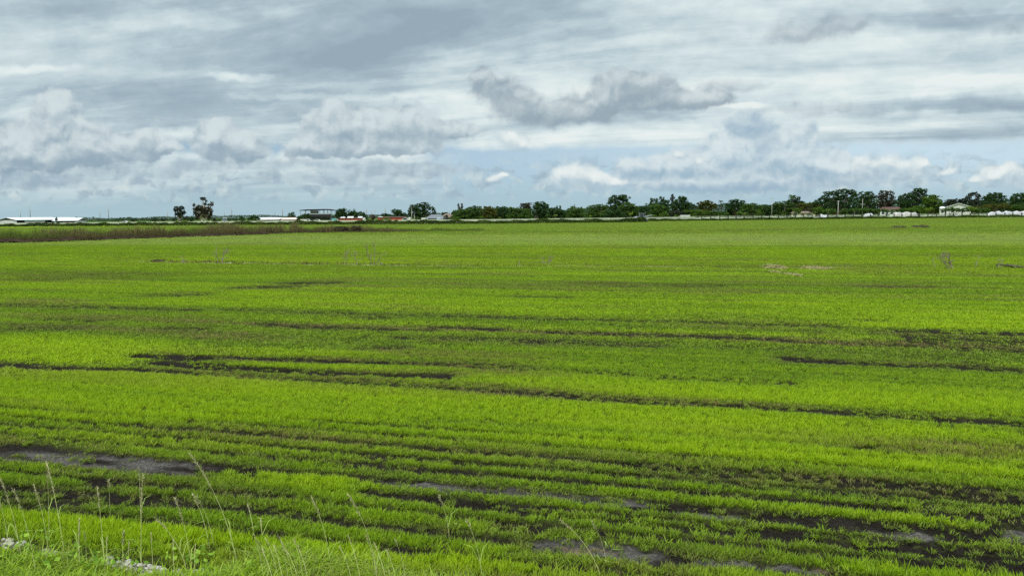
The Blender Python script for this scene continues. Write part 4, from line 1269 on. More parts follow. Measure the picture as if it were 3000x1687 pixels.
def truck(label, x0, x1, D, ytop, mcab, mbox, name="truck", two_tone=None):
    a, b = base_of(x0, D), base_of(x1, D); L = b[0] - a[0]; H = zat((x0 + x1) / 2, ytop, D)
    o = thing(name, label, "truck", a)
    MB().box(0, L * .66, -1.0, 1.0, .8, H).build("cargo_box", mbox, o, bevel=.04)
    MB().prism([(L * .69, .5), (L, .5), (L, H * .55), (L * .93, H * .86), (L * .69, H * .86)], -.95, .95).build("cab", mcab, o, bevel=.05)
    MB().prism([(L * .76, H * .55), (L * .955, H * .55), (L * .90, H * .80), (L * .76, H * .80)], -.965, .965).build("window", m_glass, o)
    MB().box(.1, L * .95, -.8, .8, .5, .74).build("chassis", m_dark_steel, o)
    for x in (L * .18, L * .82):
        for sy in (-.85, .85): MB().wheel_y((x, sy, .42), .42, .25).build("wheel", m_rubber, o)
    if two_tone: MB().box(L * .02, L * .64, -1.02, -1.003, H * .45, H * .78).build("side_stripe", two_tone, o)
    return o


truck('teal truck with white cargo bed at the foot of the dark dome trees', 973, 990, 312, 640, m_white_paint, m_teal)
truck('white utility truck parked beside the grey house', 1235, 1253, 306, 638, m_white_paint, m_white_paint)
truck('blue and white box truck parked in front of the grey house', 1280, 1297, 300, 637.5, m_white_paint, m_white_paint, two_tone=m_blue)

# grey sprayer tractor standing at the gap between the hedges
D = 228.0
c = base_of(1880, D)
o = thing("sprayer_tractor", 'dull grey farm tractor with sprayer booms standing at the gap in the hedge', "tractor", c)
s = D / F
wm = MB().wheel_y((0, -.75, .80), .80, .42, 22).build("wheel", m_rubber, o)
MB().wheel_y((0, -.97, .80), .34, .06, 16).build("rim", m_greypaint, wm)
wm = MB().wheel_y((0, .75, .80), .80, .42, 22).build("wheel", m_rubber, o); MB().wheel_y((0, .97, .80), .34, .06, 16).build("rim", m_greypaint, wm)
for sy in (-.6, .6): MB().wheel_y((1.15, sy, .38), .38, .28, 16).build("wheel", m_rubber, o)
MB().prism([(-.6, .9), (1.5, .7), (1.5, 1.45), (.55, 1.62), (-.6, 1.62)], -.38, .38).build("body", m_greypaint, o, bevel=.05)
mb = MB()
for x in (-.62, .50):
    for y in (-.5, .5): mb.box(x - .06, x + .06, y - .06, y + .06, 1.5, 2.45)
cab = mb.build("cab", m_greypaint, o)
MB().box(-.75, .65, -.62, .62, 2.45, 2.58).build("cab_roof", m_greypaint, cab, bevel=.03)
MB().box(-.52, .40, -.44, .44, 1.62, 2.40).build("window", m_glass, cab)
MB().tube([(.95, -.2, 1.5), (.95, -.2, 3.0)], [.05, .045], 8).build("exhaust_pipe", m_greypaint, o)
MB().tube([(-.75, .3, 1.4), (-.75, .3, 3.1)], [.04, .03], 8).build("mast", m_greypaint, o)
mb = MB(); mb.tube([(-.9, 0, 1.25), (-1.5, 0, 1.35), (-2.35, 0, 1.25)], [.32, .42, .2], 12); mb.build("spray_tank", m_greypaint, o, True)
MB().prism([(.9, 1.55), (3.0, 1.95), (3.0, 2.12), (.9, 1.85)], -.12, .12).build("boom", m_grey_steel, o)
MB().prism([(-.9, 1.75), (-2.3, 1.55), (-2.3, 1.42), (-.9, 1.55)], -.12, .12).build("boom", m_greypaint, o)

# ------------------------------------------------------------------ poles and lamps
def pole(label, px, ytop, D, r=.24, arms=(), name="power_pole", cat="power pole"):
    a = base_of(px, D); H = zat(px, ytop, D)
    o = thing(name, label, cat, a)
    MB().tube([(0, 0, 0), (0, 0, H * .5), (0, 0, H)], [r * 1.2, r, r * .7], 9).build("pole", m_pole, o, True)
    for fz, w in arms:
        MB().box(-w, w, -.08, .08, H * fz - .08, H * fz + .08).build("crossarm", m_pole, o)
        if name != 'power_pole': continue
        mb = MB()
        for x in (-w * .9, 0.35 * w, w * .9): mb.tube([(x, 0, H * fz + .14), (x, 0, H * fz + .55)], [.10, .07], 6)
        mb.build("insulator", m_grey_steel, o)
    return o


pole('short thin power pole rising behind the long white barn roof', 60, 617.5, 800, .30)
pole('tall thin power pole with crossarm behind the long white barn roof', 88.5, 605, 800, .32, [(.66, 1.6)])
pole('short thin power pole right of the pale barns, beyond the far bushes', 293, 617.5, 800, .30)
pole('tall thin power pole with crossarm right of the pale barns', 318, 606, 800, .32, [(.70, 1.6)])
pole('thin power pole standing alone just left of the small ragged tree', 491, 618, 800, .30)
pole('faint distant power pole over the hazy treeline left of the small ragged tree', 463, 628, 1300, .32)
pole('short thin power pole right of the tall ragged tree', 657, 618, 800, .30)
pole('tall thin power pole with crossarm right of the tall ragged tree', 679, 608, 800, .32, [(.66, 1.6)])
pole('faint distant power pole just right of the tall ragged tree', 640, 627, 1300, .32)
pole('short thin power pole over the white roofed open shed', 806, 618, 800, .30)
pole('tall thin power pole over the joint of the white and pink shed roofs', 828, 610, 800, .32, [(.72, 1.3)])
pole('tall power pole just right of the dark dome trees above the white tank', 1074, 610, 800, .30, [(.72, 1.2)])
pole('faint power pole touching the edge of the dark dome trees', 1069, 617, 900, .24)
pole('first of two close power poles over the pinkish bush', 1089, 616, 800, .27)
pole('second of two close power poles over the pinkish bush, with short arm', 1098, 616, 800, .27, [(.95, 1.2)])
pole('thick dark power pole above the second red shed', 1129, 608, 700, .38)
D = 330
a = base_of(1316, D); H = zat(1316, 607.5, D)
o = thing("street_lamp", 'slender street lamp with one arm above the pale brown roof', "street lamp", a)
MB().tube([(0, 0, 0), (0, 0, H * .6), (0, 0, H)], [.13, .11, .08], 8).build("pole", m_grey_steel, o, True)
MB().tube([(0, 0, H - .05), (-.7, 0, H + .12), (-1.2, 0, H + .15)], [.06, .05, .05], 6).build("arm", m_grey_steel, o)
MB().box(-1.75, -1.15, -.14, .14, H + .08, H + .22).build("lamp_head", m_grey_steel, o, bevel=.03)
pole('pale tall utility pole in front of the widest dark tree', 2455, 588, 272, .15, [(.97, .45)], "utility_pole", "utility pole")
pole('utility pole with short side arm, right of the widest dark tree', 2526, 582, 282, .10, [(.72, .9)], "utility_pole", "utility pole")
pole('thin pole with small bent arm above the bushes left of the big dark palm', 2261, 581, 300, .10, [(.99, .5)], "utility_pole", "utility pole")
# ------------------------------------------------------------------ trees along the far side, in photograph order
# the two ragged trees standing alone on the left
tree('small ragged dark tree standing alone between two thin power poles', 330, 'grey', 526,
     [(516, 611, 8, 6), (531, 609, 8, 6), (538, 622, 6, 7), (514, 617, 5, 5), (523, 624, 8, 6), (531, 630, 7, 6), (515, 629, 4, 4), (526, 616, 6, 5)], leaf=.38, cover=2.0, ragged=.24, trunk=.36, trunks=[525, 528])
tree('tallest ragged tree on the left with two pale trunks and bare top limbs', 330, 'brown', 595,
     [(594, 582, 9, 5), (604, 589, 4, 3.5), (600, 598, 5, 4), (568, 601, 4, 5), (621, 598, 4.5, 8), (613, 600, 6, 3), (573, 613, 8, 8), (586, 610, 11, 9), (604, 614, 10, 9), (618, 617, 7, 10), (570, 625, 5, 6), (581, 628, 9, 9), (603, 630, 9, 9), (615, 629, 7, 7), (593, 619, 10, 9), (580, 638, 7, 6), (612, 640, 6, 5)],
     leaf=.40, cover=2.0, ragged=.24, trunk=.34, bark=m_palebark, trunks=[591, 601])
# low stuff behind the first hedge
L_LOW = 'low dark bush just behind the long barrier on the left side of the field'
G_LOW = 'low bushes behind the barrier'
for tx, bl, pal in [(547, [(547, 640, 9, 6), (541, 643, 6, 4)], 'grey'), (564, [(564, 642, 8, 6), (560, 645, 5, 4)], 'dark'), (512, [(512, 643, 7, 5)], 'grey'), (630, [(630, 645, 8, 5), (624, 642, 5, 4)], 'grey'), (640, [(640, 646, 6, 4)], 'mid'),
                    (672, [(672, 643, 7, 5)], 'mid'), (688, [(688, 645, 7, 4)], 'grey'), (478, [(478, 644, 8, 4)], 'grey'), (455, [(455, 645, 9, 4)], 'grey'), (392, [(392, 646, 10, 4)], 'grey')]:
    shrub(L_LOW, 318, pal, tx, bl, group=G_LOW)
shrub('yellow green bush under the two ragged trees, against the white barrier', 300, 'yellow', 545, [(540, 648, 7, 3), (550, 648, 7, 3)])
shrub('small dark cone shaped shrub between the two white roofed barns', 405, 'dark', 165, [(165, 643, 4, 4), (165, 639, 2.2, 3)])
palm('tiny palm right of the pale barns over the hazy treeline', 380, 273, 633, 5, 'dark', trunk=.14, n=12)
for px_, n_ in ((745, 'spiky'),):
    shrub('low wide dark shrub with spiky top left of the white roofed shed', 322, 'dark', 745, [(742, 638, 14, 7), (752, 641, 10, 5), (734, 641, 8, 5)])
    palm('dwarf palm with spiky fronds poking from the low wide shrub', 320, 744, 626, 10, 'dark', n=14, trunk=.1)
tree('round small tree left of the spiky shrub', 330, 'dark', 706, [(706, 641, 8, 6), (713, 644, 5, 4)])
shrub('pale leafy bush below the spiky shrub, against the barrier', 303, 'mid', 741, [(735, 646, 8, 4), (747, 645, 7, 4)])
tree('round dark tree between the pink roofed shed and the viewing stand', 345, 'dark', 854, [(854, 630, 10, 8), (850, 637, 8, 6), (860, 637, 8, 6)])
tree('small round tree top behind the joint of the two open sheds', 350, 'dark', 821, [(821, 637, 6, 4)])
tree('dark leafy tree leaning on the left side of the viewing stand', 328, 'dark', 888, [(890, 636, 13, 8), (898, 631, 9, 6), (878, 639, 8, 6), (905, 634, 6, 7)])
shrub('grey green bush in front of the viewing stand', 326, 'grey', 925, [(918, 644, 10, 5), (932, 643, 12, 5), (908, 646, 6, 4), (948, 642, 9, 5), (962, 641, 7, 6)])
# dome trees and umbrella tree, centre left
tree('leftmost of the three dark dome trees behind the first red shed, the tallest', 335, 'dark', 1000, [(998, 622, 14, 13), (1004, 618, 10, 8), (990, 630, 8, 9), (1008, 628, 10, 10), (999, 637, 14, 8)])
tree('middle one of the three dark dome trees behind the first red shed', 337, 'dark', 1031, [(1030, 624, 13, 10), (1036, 628, 11, 9), (1028, 634, 14, 8), (1038, 636, 10, 7)])
tree('right one of the three dark dome trees behind the first red shed, the lowest', 335, 'dark', 1058, [(1056, 629, 11, 9), (1064, 632, 9, 8), (1060, 638, 12, 6), (1074, 640, 4, 5)])
shrub('pinkish round bush between the two red sheds, below the close power poles', 325, 'pinkish', 1090, [(1089, 636, 9, 7), (1094, 639, 7, 5)])
shrub('yellow flowering bush in front of the second red shed', 303, 'yellow', 1131, [(1126, 643, 8, 4), (1136, 642, 8, 4), (1131, 640, 6, 3)])
tree('dark dome tree behind the second red shed, right of the thick power pole', 335, 'dark', 1163, [(1160, 622, 13, 9), (1172, 624, 12, 9), (1164, 632, 16, 8), (1182, 630, 9, 8)])
tree('low dark tree behind the left part of the second red shed', 337, 'dark', 1130, [(1130, 630, 10, 6), (1122, 634, 9, 5), (1142, 633, 10, 6)])
tree('biggest spreading umbrella tree with gaps in its right side, above the grey house', 330, 'dark', 1233,
     [(1244, 597, 15, 5), (1226, 600, 12, 5), (1215, 609, 14, 9), (1232, 610, 16, 9), (1250, 606, 14, 7), (1262, 611, 10, 6), (1271, 618, 6, 8), (1276, 625, 2.5, 5), (1204, 615, 9, 8), (1212, 624, 13, 10), (1230, 623, 15, 10), (1245, 620, 12, 7), (1200, 629, 8, 9),
      (1219, 635, 14, 7), (1238, 632, 9, 6), (1262, 628, 8, 5), (1271, 630, 5, 5)], trunk=.5, ragged=.24, cover=1.4)
palm('taller of the two pale trunked palms before the spreading umbrella tree', 318, 1206, 598, 12, 'grey', trunk=.14, bark=m_palebark, n=14)
palm('shorter of the two pale trunked palms before the spreading umbrella tree', 316, 1214, 618, 9, 'grey', trunk=.13, bark=m_palebark, n=13)
shrub('leafy bush between the two palms and the white utility truck', 308, 'mid', 1224, [(1222, 642, 7, 4), (1230, 643, 6, 4)])
tree('small dark round tree behind the pale brown roof', 356, 'dark', 1304, [(1304, 625, 7, 3.5), (1298, 628, 5, 3)])
tree('pair of thin dark columns of foliage sticking up above the dense trees', 340, 'brown', 1349, [(1343, 602, 3, 5), (1344, 609, 3.5, 6), (1353, 600, 3, 4.5), (1353, 608, 3.5, 6), (1348, 613, 5, 4)], leaf=.32, trunk=.2, ragged=.3)
shrub('bright green bush at the right end of the pale brown roofed house', 305, 'bright', 1330, [(1326, 637, 8, 5), (1336, 640, 9, 5), (1318, 641, 5, 4)])
shrub('grey green rounded bush in front of the brown roofed house wing', 308, 'grey', 1308, [(1308, 637, 8, 6)])
# the dense wood in the middle
tree('first broad tree of the dense wood, with rounded left shoulder', 322, 'mid', 1352, [(1340, 624, 14, 9), (1352, 618, 12, 7), (1345, 634, 16, 8), (1362, 628, 12, 9)])
tree('broad dense tree right of the thin dark columns, lit green top', 326, 'mid', 1390, [(1378, 613, 14, 7), (1396, 610, 16, 7), (1384, 622, 18, 9), (1404, 622, 14, 9), (1390, 633, 20, 8)])
tree('dense tree with low level top in the middle of the wood, olive tint', 322, 'olive', 1432, [(1420, 611, 13, 6), (1436, 611, 13, 7), (1428, 620, 18, 8), (1446, 622, 12, 9), (1432, 631, 20, 9)])
tree('dark dense tree of the wood just left of the paler green clump', 326, 'dark', 1472, [(1462, 613, 13, 7), (1476, 612, 12, 7), (1468, 624, 16, 9), (1484, 626, 12, 9), (1470, 634, 18, 7)])
tree('paler green clump of the wood left of the small rusty topped tree', 318, 'mid', 1505, [(1496, 613, 11, 6), (1510, 614, 11, 7), (1504, 624, 14, 8), (1516, 626, 10, 8), (1502, 634, 16, 7)])
tree('flat rusty topped tree beside the taller round tree, sky gap between them', 322, 'brown', 1540, [(1532, 599, 8, 4), (1546, 598, 10, 4.5), (1538, 606, 13, 6), (1549, 607, 7, 5)], trunk=.3)
tree('green tree filling in below the rusty topped tree', 318, 'mid', 1538, [(1536, 616, 14, 8), (1530, 628, 14, 9), (1546, 624, 9, 9), (1548, 634, 12, 7)])
tree('tall round dark tree standing over the middle of the wood', 324, 'dark', 1584, [(1584, 597, 13, 8), (1574, 604, 12, 9), (1596, 603, 10, 10), (1584, 611, 17, 9), (1604, 604, 3, 6), (1588, 622, 18, 10), (1572, 624, 10, 8), (1584, 633, 18, 7)], trunk=.35)
tree('low dark tree right of the tall round tree, spiky stems behind it', 318, 'dark', 1626, [(1616, 615, 10, 6), (1628, 616, 11, 7), (1640, 622, 11, 8), (1622, 626, 16, 8), (1648, 632, 10, 6), (1630, 634, 16, 6)])
for tx, y, l in ((1632, 603, 'first of two dark spiky stems above the low dark tree'), (1641, 602, 'second of two dark spiky stems above the low dark tree')):
    tree(l, 332, 'dark', tx, [(tx, y + 4, 2.6, 4.5), (tx + .5, y + 11, 3, 5)], leaf=.30, trunk=.15, ragged=.3)
palm('bright small palm in the low dark tree, just behind the barrier', 262, 1628, 627, 8, 'yellow', n=12, trunk=.1)
tree('paler shrubby tree with several spiky leaders on top', 316, 'mid', 1688, [(1672, 616, 10, 7), (1686, 613, 12, 8), (1700, 616, 12, 8), (1680, 626, 17, 8), (1700, 628, 14, 8), (1690, 635, 20, 5)])
palm('spiky dark palm head above the paler shrubby tree', 326, 1676, 601, 8, 'dark', n=13)
palm('second spiky palm head right of the bare stick in the shrubby tree', 328, 1703, 604, 6, 'dark', n=12)
tree('bare thin stick of a dead tree rising from the shrubby tree', 327, 'brown', 1683, [(1683, 601, 1.2, 3), (1684, 606, 1.5, 3)], leaf=.22, trunk=.10, cover=.5)
tree('wide mid green tree left of the tallest dark tree of the wood', 320, 'mid', 1745, [(1730, 611, 12, 7), (1746, 607, 13, 7), (1760, 605, 11, 6), (1774, 607, 9, 6), (1738, 620, 17, 9), (1762, 619, 15, 9), (1750, 631, 22, 8)])
tree('tallest dark round tree of the wood, with small gaps low on its left side', 322, 'dark', 1812,
     [(1800, 579, 9, 7), (1820, 576, 14, 7), (1832, 582, 12, 8), (1792, 586, 11, 8), (1812, 588, 18, 9), (1834, 592, 11, 7), (1786, 596, 8, 4), (1810, 600, 14, 8), (1796, 608, 11, 7), (1818, 612, 10, 7)], trunk=.45, ragged=.26)
tree('round mid green tree before the tallest dark tree, behind the grey tractor', 312, 'mid', 1838, [(1834, 602, 15, 8), (1848, 604, 14, 8), (1826, 612, 14, 9), (1846, 617, 20, 10), (1862, 610, 9, 7), (1836, 629, 24, 9), (1868, 624, 10, 9)])
shrub('dark low thicket left of the yellow green banana plants', 300, 'dark', 1800, [(1786, 626, 14, 8), (1806, 624, 14, 9), (1822, 629, 12, 8), (1776, 632, 12, 6), (1796, 635, 20, 5)])
palm('small leaning palm with loose head right of the round mid green tree', 324, 1890, 593, 9, 'dark', n=12, lean=.6)
tree('dark tree below the small leaning palm', 318, 'dark', 1888, [(1882, 612, 12, 7), (1896, 612, 10, 8), (1888, 622, 16, 9), (1892, 632, 18, 6)])
tree('knobbly dark tree with three humps, left of the narrow feathery top', 322, 'dark', 1925, [(1910, 587, 6, 6), (1922, 586, 6, 5), (1938, 583, 7, 7), (1916, 596, 13, 8), (1940, 594, 12, 9), (1954, 592, 9, 6), (1926, 607, 19, 9), (1950, 606, 10, 8)], trunk=.35)
tree('narrow feathery tree top standing highest between two dark crowns', 330, 'grey', 1970, [(1970, 574, 4.5, 5), (1968, 582, 6, 5), (1973, 580, 5, 4), (1969, 591, 5, 5)], leaf=.34, trunk=.22, ragged=.28)
tree('broad dark peaked tree right of the narrow feathery top', 318, 'dark', 1998, [(1996, 581, 9, 7), (2004, 583, 9, 7), (1984, 592, 12, 8), (2006, 594, 14, 9), (1976, 603, 12, 8), (2000, 606, 20, 10), (2022, 602, 11, 8), (2034, 608, 8, 6), (1994, 616, 22, 7)], trunk=.4)
tree('lower rounded green tree before the knobbly and peaked dark trees', 308, 'mid', 1930, [(1922, 605, 14, 8), (1938, 609, 15, 9), (1948, 616, 10, 8), (1924, 620, 18, 10), (1914, 632, 16, 7)])
tree('smooth olive dome shaped tree with orange tint, left of the slim palm', 316, 'olive', 2068, [(2068, 593, 16, 6), (2056, 597, 13, 6), (2082, 597, 13, 6), (2066, 606, 24, 9), (2090, 605, 10, 7), (2070, 618, 24, 8)], ragged=.22, cover=1.9)
palm('slim tall palm with drooping head right of the olive dome tree', 322, 2112, 584, 10, 'grey', n=14, trunk=.13)
shrub('yellow green rounded bush left of the white box trailer', 284, 'bright', 1944, [(1940, 629, 9, 6), (1948, 627, 8, 6), (1936, 634, 7, 4), (1952, 633, 7, 5)])
shrub('long low grey green thicket behind the white box trailer', 296, 'grey', 1985, [(1972, 624, 11, 6), (1988, 621, 12, 6), (2002, 626, 14, 6), (1966, 630, 8, 5)])
shrub('bright green low thicket right of the white box trailer', 294, 'bright', 2040, [(2012, 619, 14, 4), (2032, 619, 13, 5), (2048, 622, 12, 7), (2062, 624, 12, 7), (2036, 629, 16, 5)])
shrub('mid green low thicket running along the fence below the olive dome tree', 292, 'mid', 2090, [(2078, 624, 12, 7), (2094, 625, 13, 7), (2110, 623, 12, 6), (2084, 631, 18, 4), (2124, 626, 10, 6)])
banana('yellow green banana clump directly left of the grey tractor', 258, 1848, 624, 9)
banana('banana plant with one tall leaf left of the white box trailer', 262, 1980, 629, 6, 'bright')
banana('small banana plant at the fence just right of the grey tractor', 262, 1918, 630, 7, 'bright')
# right of centre
tree('dark tree with a bumpy flat top right of the slim palm', 318, 'dark', 2155, [(2144, 590, 8, 5), (2158, 588, 9, 5), (2174, 592, 8, 5), (2152, 598, 18, 8), (2170, 602, 12, 8), (2138, 606, 12, 8), (2156, 613, 20, 8)], trunk=.35)
tree('mid green low spreading tree behind the small banana plants at the fence', 308, 'mid', 2200, [(2190, 604, 13, 7), (2206, 601, 10, 6), (2180, 614, 16, 8), (2206, 614, 16, 9), (2190, 624, 22, 8), (2226, 610, 12, 7)])
tree('dark low tree right of the rounded bright bush, thin sticks above', 312, 'dark', 2244, [(2236, 606, 12, 7), (2250, 608, 12, 7), (2240, 617, 16, 9), (2258, 620, 14, 8), (2244, 627, 20, 5)])
shrub('round bright green bush in front of the low spreading tree', 286, 'bright', 2223, [(2223, 620, 7, 6), (2221, 626, 6, 4)])
tree('broad layered green tree below the big dark palm', 312, 'mid', 2296, [(2280, 599, 14, 7), (2300, 596, 14, 7), (2316, 600, 11, 7), (2272, 609, 13, 8), (2296, 610, 20, 8), (2290, 622, 24, 7), (2318, 614, 11, 8)], trunk=.35)
palm('biggest dark palm of the skyline with thick drooping fronds', 316, 2322, 565, 20, 'dark', trunk=.24, n=20, width=.26)
tree('dark crown crowding the stem of the biggest palm', 318, 'dark', 2322, [(2318, 588, 10, 5), (2332, 590, 10, 6), (2340, 582, 5, 7), (2342, 594, 9, 5), (2352, 594, 6, 4)])
tree('flat topped olive green tree left of the widest dark tree', 306, 'olive', 2365, [(2350, 602, 18, 6), (2374, 600, 18, 6), (2394, 602, 14, 7), (2344, 610, 13, 7), (2376, 610, 22, 7), (2400, 612, 12, 8)], trunk=.3)
tree('small green street tree with dark stem before the beige house', 270, 'bright', 2333, [(2331, 615, 9, 5), (2340, 617, 9, 5), (2334, 621, 10, 5)], trunk=.10)
tree('small brownish street tree with bare stem before the beige house', 271, 'brown', 2370, [(2368, 614, 7, 5), (2376, 617, 7, 6)], trunk=.10, cover=.8)
tree('bushy green street tree right of the beige house', 272, 'bright', 2398, [(2392, 614, 10, 6), (2402, 613, 9, 6), (2406, 620, 8, 5), (2388, 621, 8, 5)], trunk=.12)
tree('widest dark tree of the skyline with layered crown behind the pale utility pole', 300, 'dark', 2450,
     [(2458, 561, 10, 5), (2476, 559, 14, 5), (2492, 562, 14, 7), (2424, 568, 12, 6), (2440, 566, 14, 7), (2466, 570, 22, 8), (2500, 573, 12, 9), (2414, 580, 14, 8), (2440, 582, 22, 10), (2478, 584, 24, 10), (2400, 590, 12, 6), (2424, 596, 20, 9), (2456, 598, 24, 10), (2490, 600, 20, 10), (2440, 608, 24, 8), (2476, 610, 20, 7), (2388, 596, 10, 5)],
     trunk=.55, ragged=.26)
tree('dark rounded tree between the widest tree and the brownish thin crowned tree', 304, 'dark', 2540, [(2532, 567, 12, 6), (2546, 565, 10, 5), (2536, 577, 16, 9), (2556, 576, 10, 8), (2520, 586, 10, 8), (2546, 591, 20, 9), (2530, 602, 18, 7), (2560, 603, 12, 8)], trunk=.4)
tree('brownish thin crowned tree with pale bare twigs, behind the red brown roof', 302, 'brown', 2594, [(2582, 562, 5, 5), (2594, 566, 10, 7), (2610, 567, 9, 7), (2580, 575, 11, 8), (2600, 578, 14, 9), (2616, 582, 7, 8), (2588, 591, 16, 9), (2610, 594, 12, 8), (2592, 602, 18, 6)], trunk=.35, cover=1.25, ragged=.26)
tree('tall dark sloping tree, highest left of the bright round tree', 300, 'dark', 2670,
     [(2690, 556, 12, 5), (2704, 560, 11, 8), (2684, 563, 16, 7), (2700, 574, 15, 10), (2664, 572, 16, 9), (2646, 580, 14, 9), (2682, 584, 22, 10), (2640, 592, 16, 9), (2668, 597, 22, 10), (2648, 606, 18, 8), (2700, 592, 12, 9), (2680, 609, 16, 6)], trunk=.5, ragged=.26)
tree('bright green round tree standing before the tall dark sloping tree', 290, 'bright', 2732, [(2732, 577, 14, 6), (2744, 582, 15, 9), (2722, 584, 13, 9), (2736, 592, 22, 9), (2716, 598, 14, 8), (2744, 602, 17, 8), (2728, 609, 18, 7)], trunk=.35, cover=1.8, ragged=.22)
shrub('bright leafy bush between the red brown roofed house and the white gabled house', 276, 'bright', 2692, [(2682, 608, 10, 5), (2696, 606, 10, 5), (2690, 615, 16, 6), (2708, 614, 10, 6)])
shrub('pale yellow green shrub left of the tiny hut', 272, 'yellow', 2722, [(2718, 615, 7, 5), (2727, 612, 5, 4)])
tree('low dark tree behind the roof of the white gabled house', 306, 'grey', 2800, [(2788, 589, 13, 5), (2804, 586, 14, 5), (2822, 587, 10, 6), (2780, 595, 10, 5), (2816, 594, 16, 5)])
tree('dark tree with open gap in its crown right of the white gabled house', 302, 'grey', 2852, [(2846, 570, 9, 5), (2856, 567, 9, 5), (2838, 577, 7, 6), (2866, 574, 7, 6), (2834, 585, 8, 6), (2848, 591, 13, 6), (2864, 588, 10, 8), (2852, 603, 20, 8)], trunk=.35, ragged=.25)
tree('wide dark dome tree right of the open gapped tree, pale dead twig at its edge', 300, 'dark', 2912, [(2902, 572, 14, 6), (2920, 570, 14, 6), (2932, 577, 12, 7), (2890, 581, 14, 8), (2914, 583, 22, 9), (2940, 588, 9, 8), (2898, 595, 22, 9), (2930, 597, 16, 8)], trunk=.45)
tree('dark tree at the far right end of the skyline', 300, 'dark', 2990, [(2978, 573, 10, 6), (2994, 571, 13, 6), (3012, 572, 14, 7), (2970, 583, 12, 8), (2994, 586, 20, 10), (3020, 588, 18, 10), (2980, 596, 18, 8), (3006, 600, 20, 8)], trunk=.45)
shrub('olive rough thicket in front of the dark trees, above the largest white heap', 284, 'olive', 2910, [(2880, 607, 16, 7), (2900, 604, 16, 7), (2924, 604, 16, 7), (2946, 603, 12, 8), (2962, 608, 14, 6), (2896, 614, 22, 5)])
shrub('green thicket at the right end behind the largest white heap', 282, 'mid', 2982, [(2976, 606, 14, 6), (2998, 604, 16, 7), (2986, 612, 20, 5)])
shrub('low green bush right of the white gabled house wall', 276, 'mid', 2852, [(2844, 617, 12, 4), (2862, 616, 12, 5)])
shrub('sparse weeds bush in front of the white gabled house', 270, 'olive', 2800, [(2788, 616, 9, 4), (2806, 614, 7, 5), (2820, 618, 8, 4)], cover=.9)
shrub('low green bush below the widest dark tree, left of the utility pole foot', 282, 'mid', 2430, [(2420, 620, 12, 6), (2438, 618, 11, 7)])
shrub('low green bushes right of the pale utility pole foot', 282, 'mid', 2490, [(2476, 617, 13, 5), (2496, 617, 13, 5), (2516, 615, 12, 6), (2536, 615, 14, 7), (2556, 616, 12, 5)])
palm('bright young palm between street trees and the pale utility pole', 274, 2426, 608, 10, 'bright', n=14, trunk=.12)
palm('low bright palm at the fence right of the pale utility pole', 270, 2503, 609, 9, 'mid', n=14, trunk=.12)
palm('feathery young palm right of the wide dark dome tree', 286, 2944, 592, 10, 'mid', n=14, trunk=.12)
banana('ragged banana plant at the fence left of the round bright bush', 266, 2165, 619, 10, 'bright')
banana('second ragged banana plant at the fence, with one pale leaf', 266, 2178, 624, 8, 'yellow')
banana('small banana plant before the layered green tree', 266, 2297, 626, 8, 'bright')
shrub('leafy hedge bush hiding the foot of the red brown roofed house', 268, 'mid', 2600, [(2580, 616, 12, 5), (2598, 618, 12, 4), (2622, 618, 12, 4), (2640, 616, 11, 6)])
shrub('low leafy bush behind the grey plastic heap', 269, 'bright', 2664, [(2656, 615, 10, 6), (2672, 614, 10, 6)])
shrub('wide low bush in front of the white gabled house, right of the tiny hut', 267, 'mid', 2780, [(2768, 616, 12, 5), (2786, 614, 12, 6), (2806, 616, 14, 5), (2828, 615, 13, 6)])
shrub('yellow tinted bush at the right corner of the white gabled house', 268, 'yellow', 2842, [(2840, 610, 9, 6), (2852, 612, 9, 6)])
shrub('low bush along the fence, between the gabled house and the largest white heap', 268, 'mid', 2876, [(2868, 617, 14, 5), (2888, 615, 12, 6)])
# low bright plants along the barrier, middle
L_FR = 'small pale green bush at the foot of the dense wood, touching the white barrier'
for tx, bl, pal in [(1410, [(1410, 638, 5, 4)], 'bright'), (1438, [(1438, 635, 4, 4)], 'mid'), (1464, [(1464, 640, 4.5, 4)], 'yellow'), (1492, [(1492, 634, 5, 4)], 'mid'), (1518, [(1518, 634, 4, 4)], 'mid'), (1545, [(1545, 634, 7, 4)], 'mid'),
                    (1571, [(1571, 636, 6, 4)], 'pinkish'), (1604, [(1604, 632, 5, 5)], 'mid'), (1663, [(1663, 635, 6, 4)], 'mid'), (1716, [(1716, 632, 6, 5)], 'mid'), (1730, [(1730, 634, 5, 4)], 'yellow'), (1765, [(1765, 630, 9, 5)], 'mid')]:
    shrub(L_FR, 268, pal, tx, bl, group='small bushes along the white barrier', leaf=.24)
# far tree line on the left, its haze carried by the leaf colour
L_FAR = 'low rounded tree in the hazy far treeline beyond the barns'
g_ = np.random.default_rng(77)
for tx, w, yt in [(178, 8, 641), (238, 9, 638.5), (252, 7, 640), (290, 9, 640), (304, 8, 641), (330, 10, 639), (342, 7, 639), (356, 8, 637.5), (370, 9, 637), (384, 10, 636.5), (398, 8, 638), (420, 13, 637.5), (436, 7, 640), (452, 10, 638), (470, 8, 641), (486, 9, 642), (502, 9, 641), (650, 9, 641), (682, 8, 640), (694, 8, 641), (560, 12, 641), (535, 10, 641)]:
    tree(L_FAR, 900, 'haze', tx, [(tx, yt + 4, w, 4.2), (tx + w * .4, yt + 6, w * .7, 3.5)], group='hazy far treeline', leaf=.9, trunk=.3, limbs=False, cover=1.6)

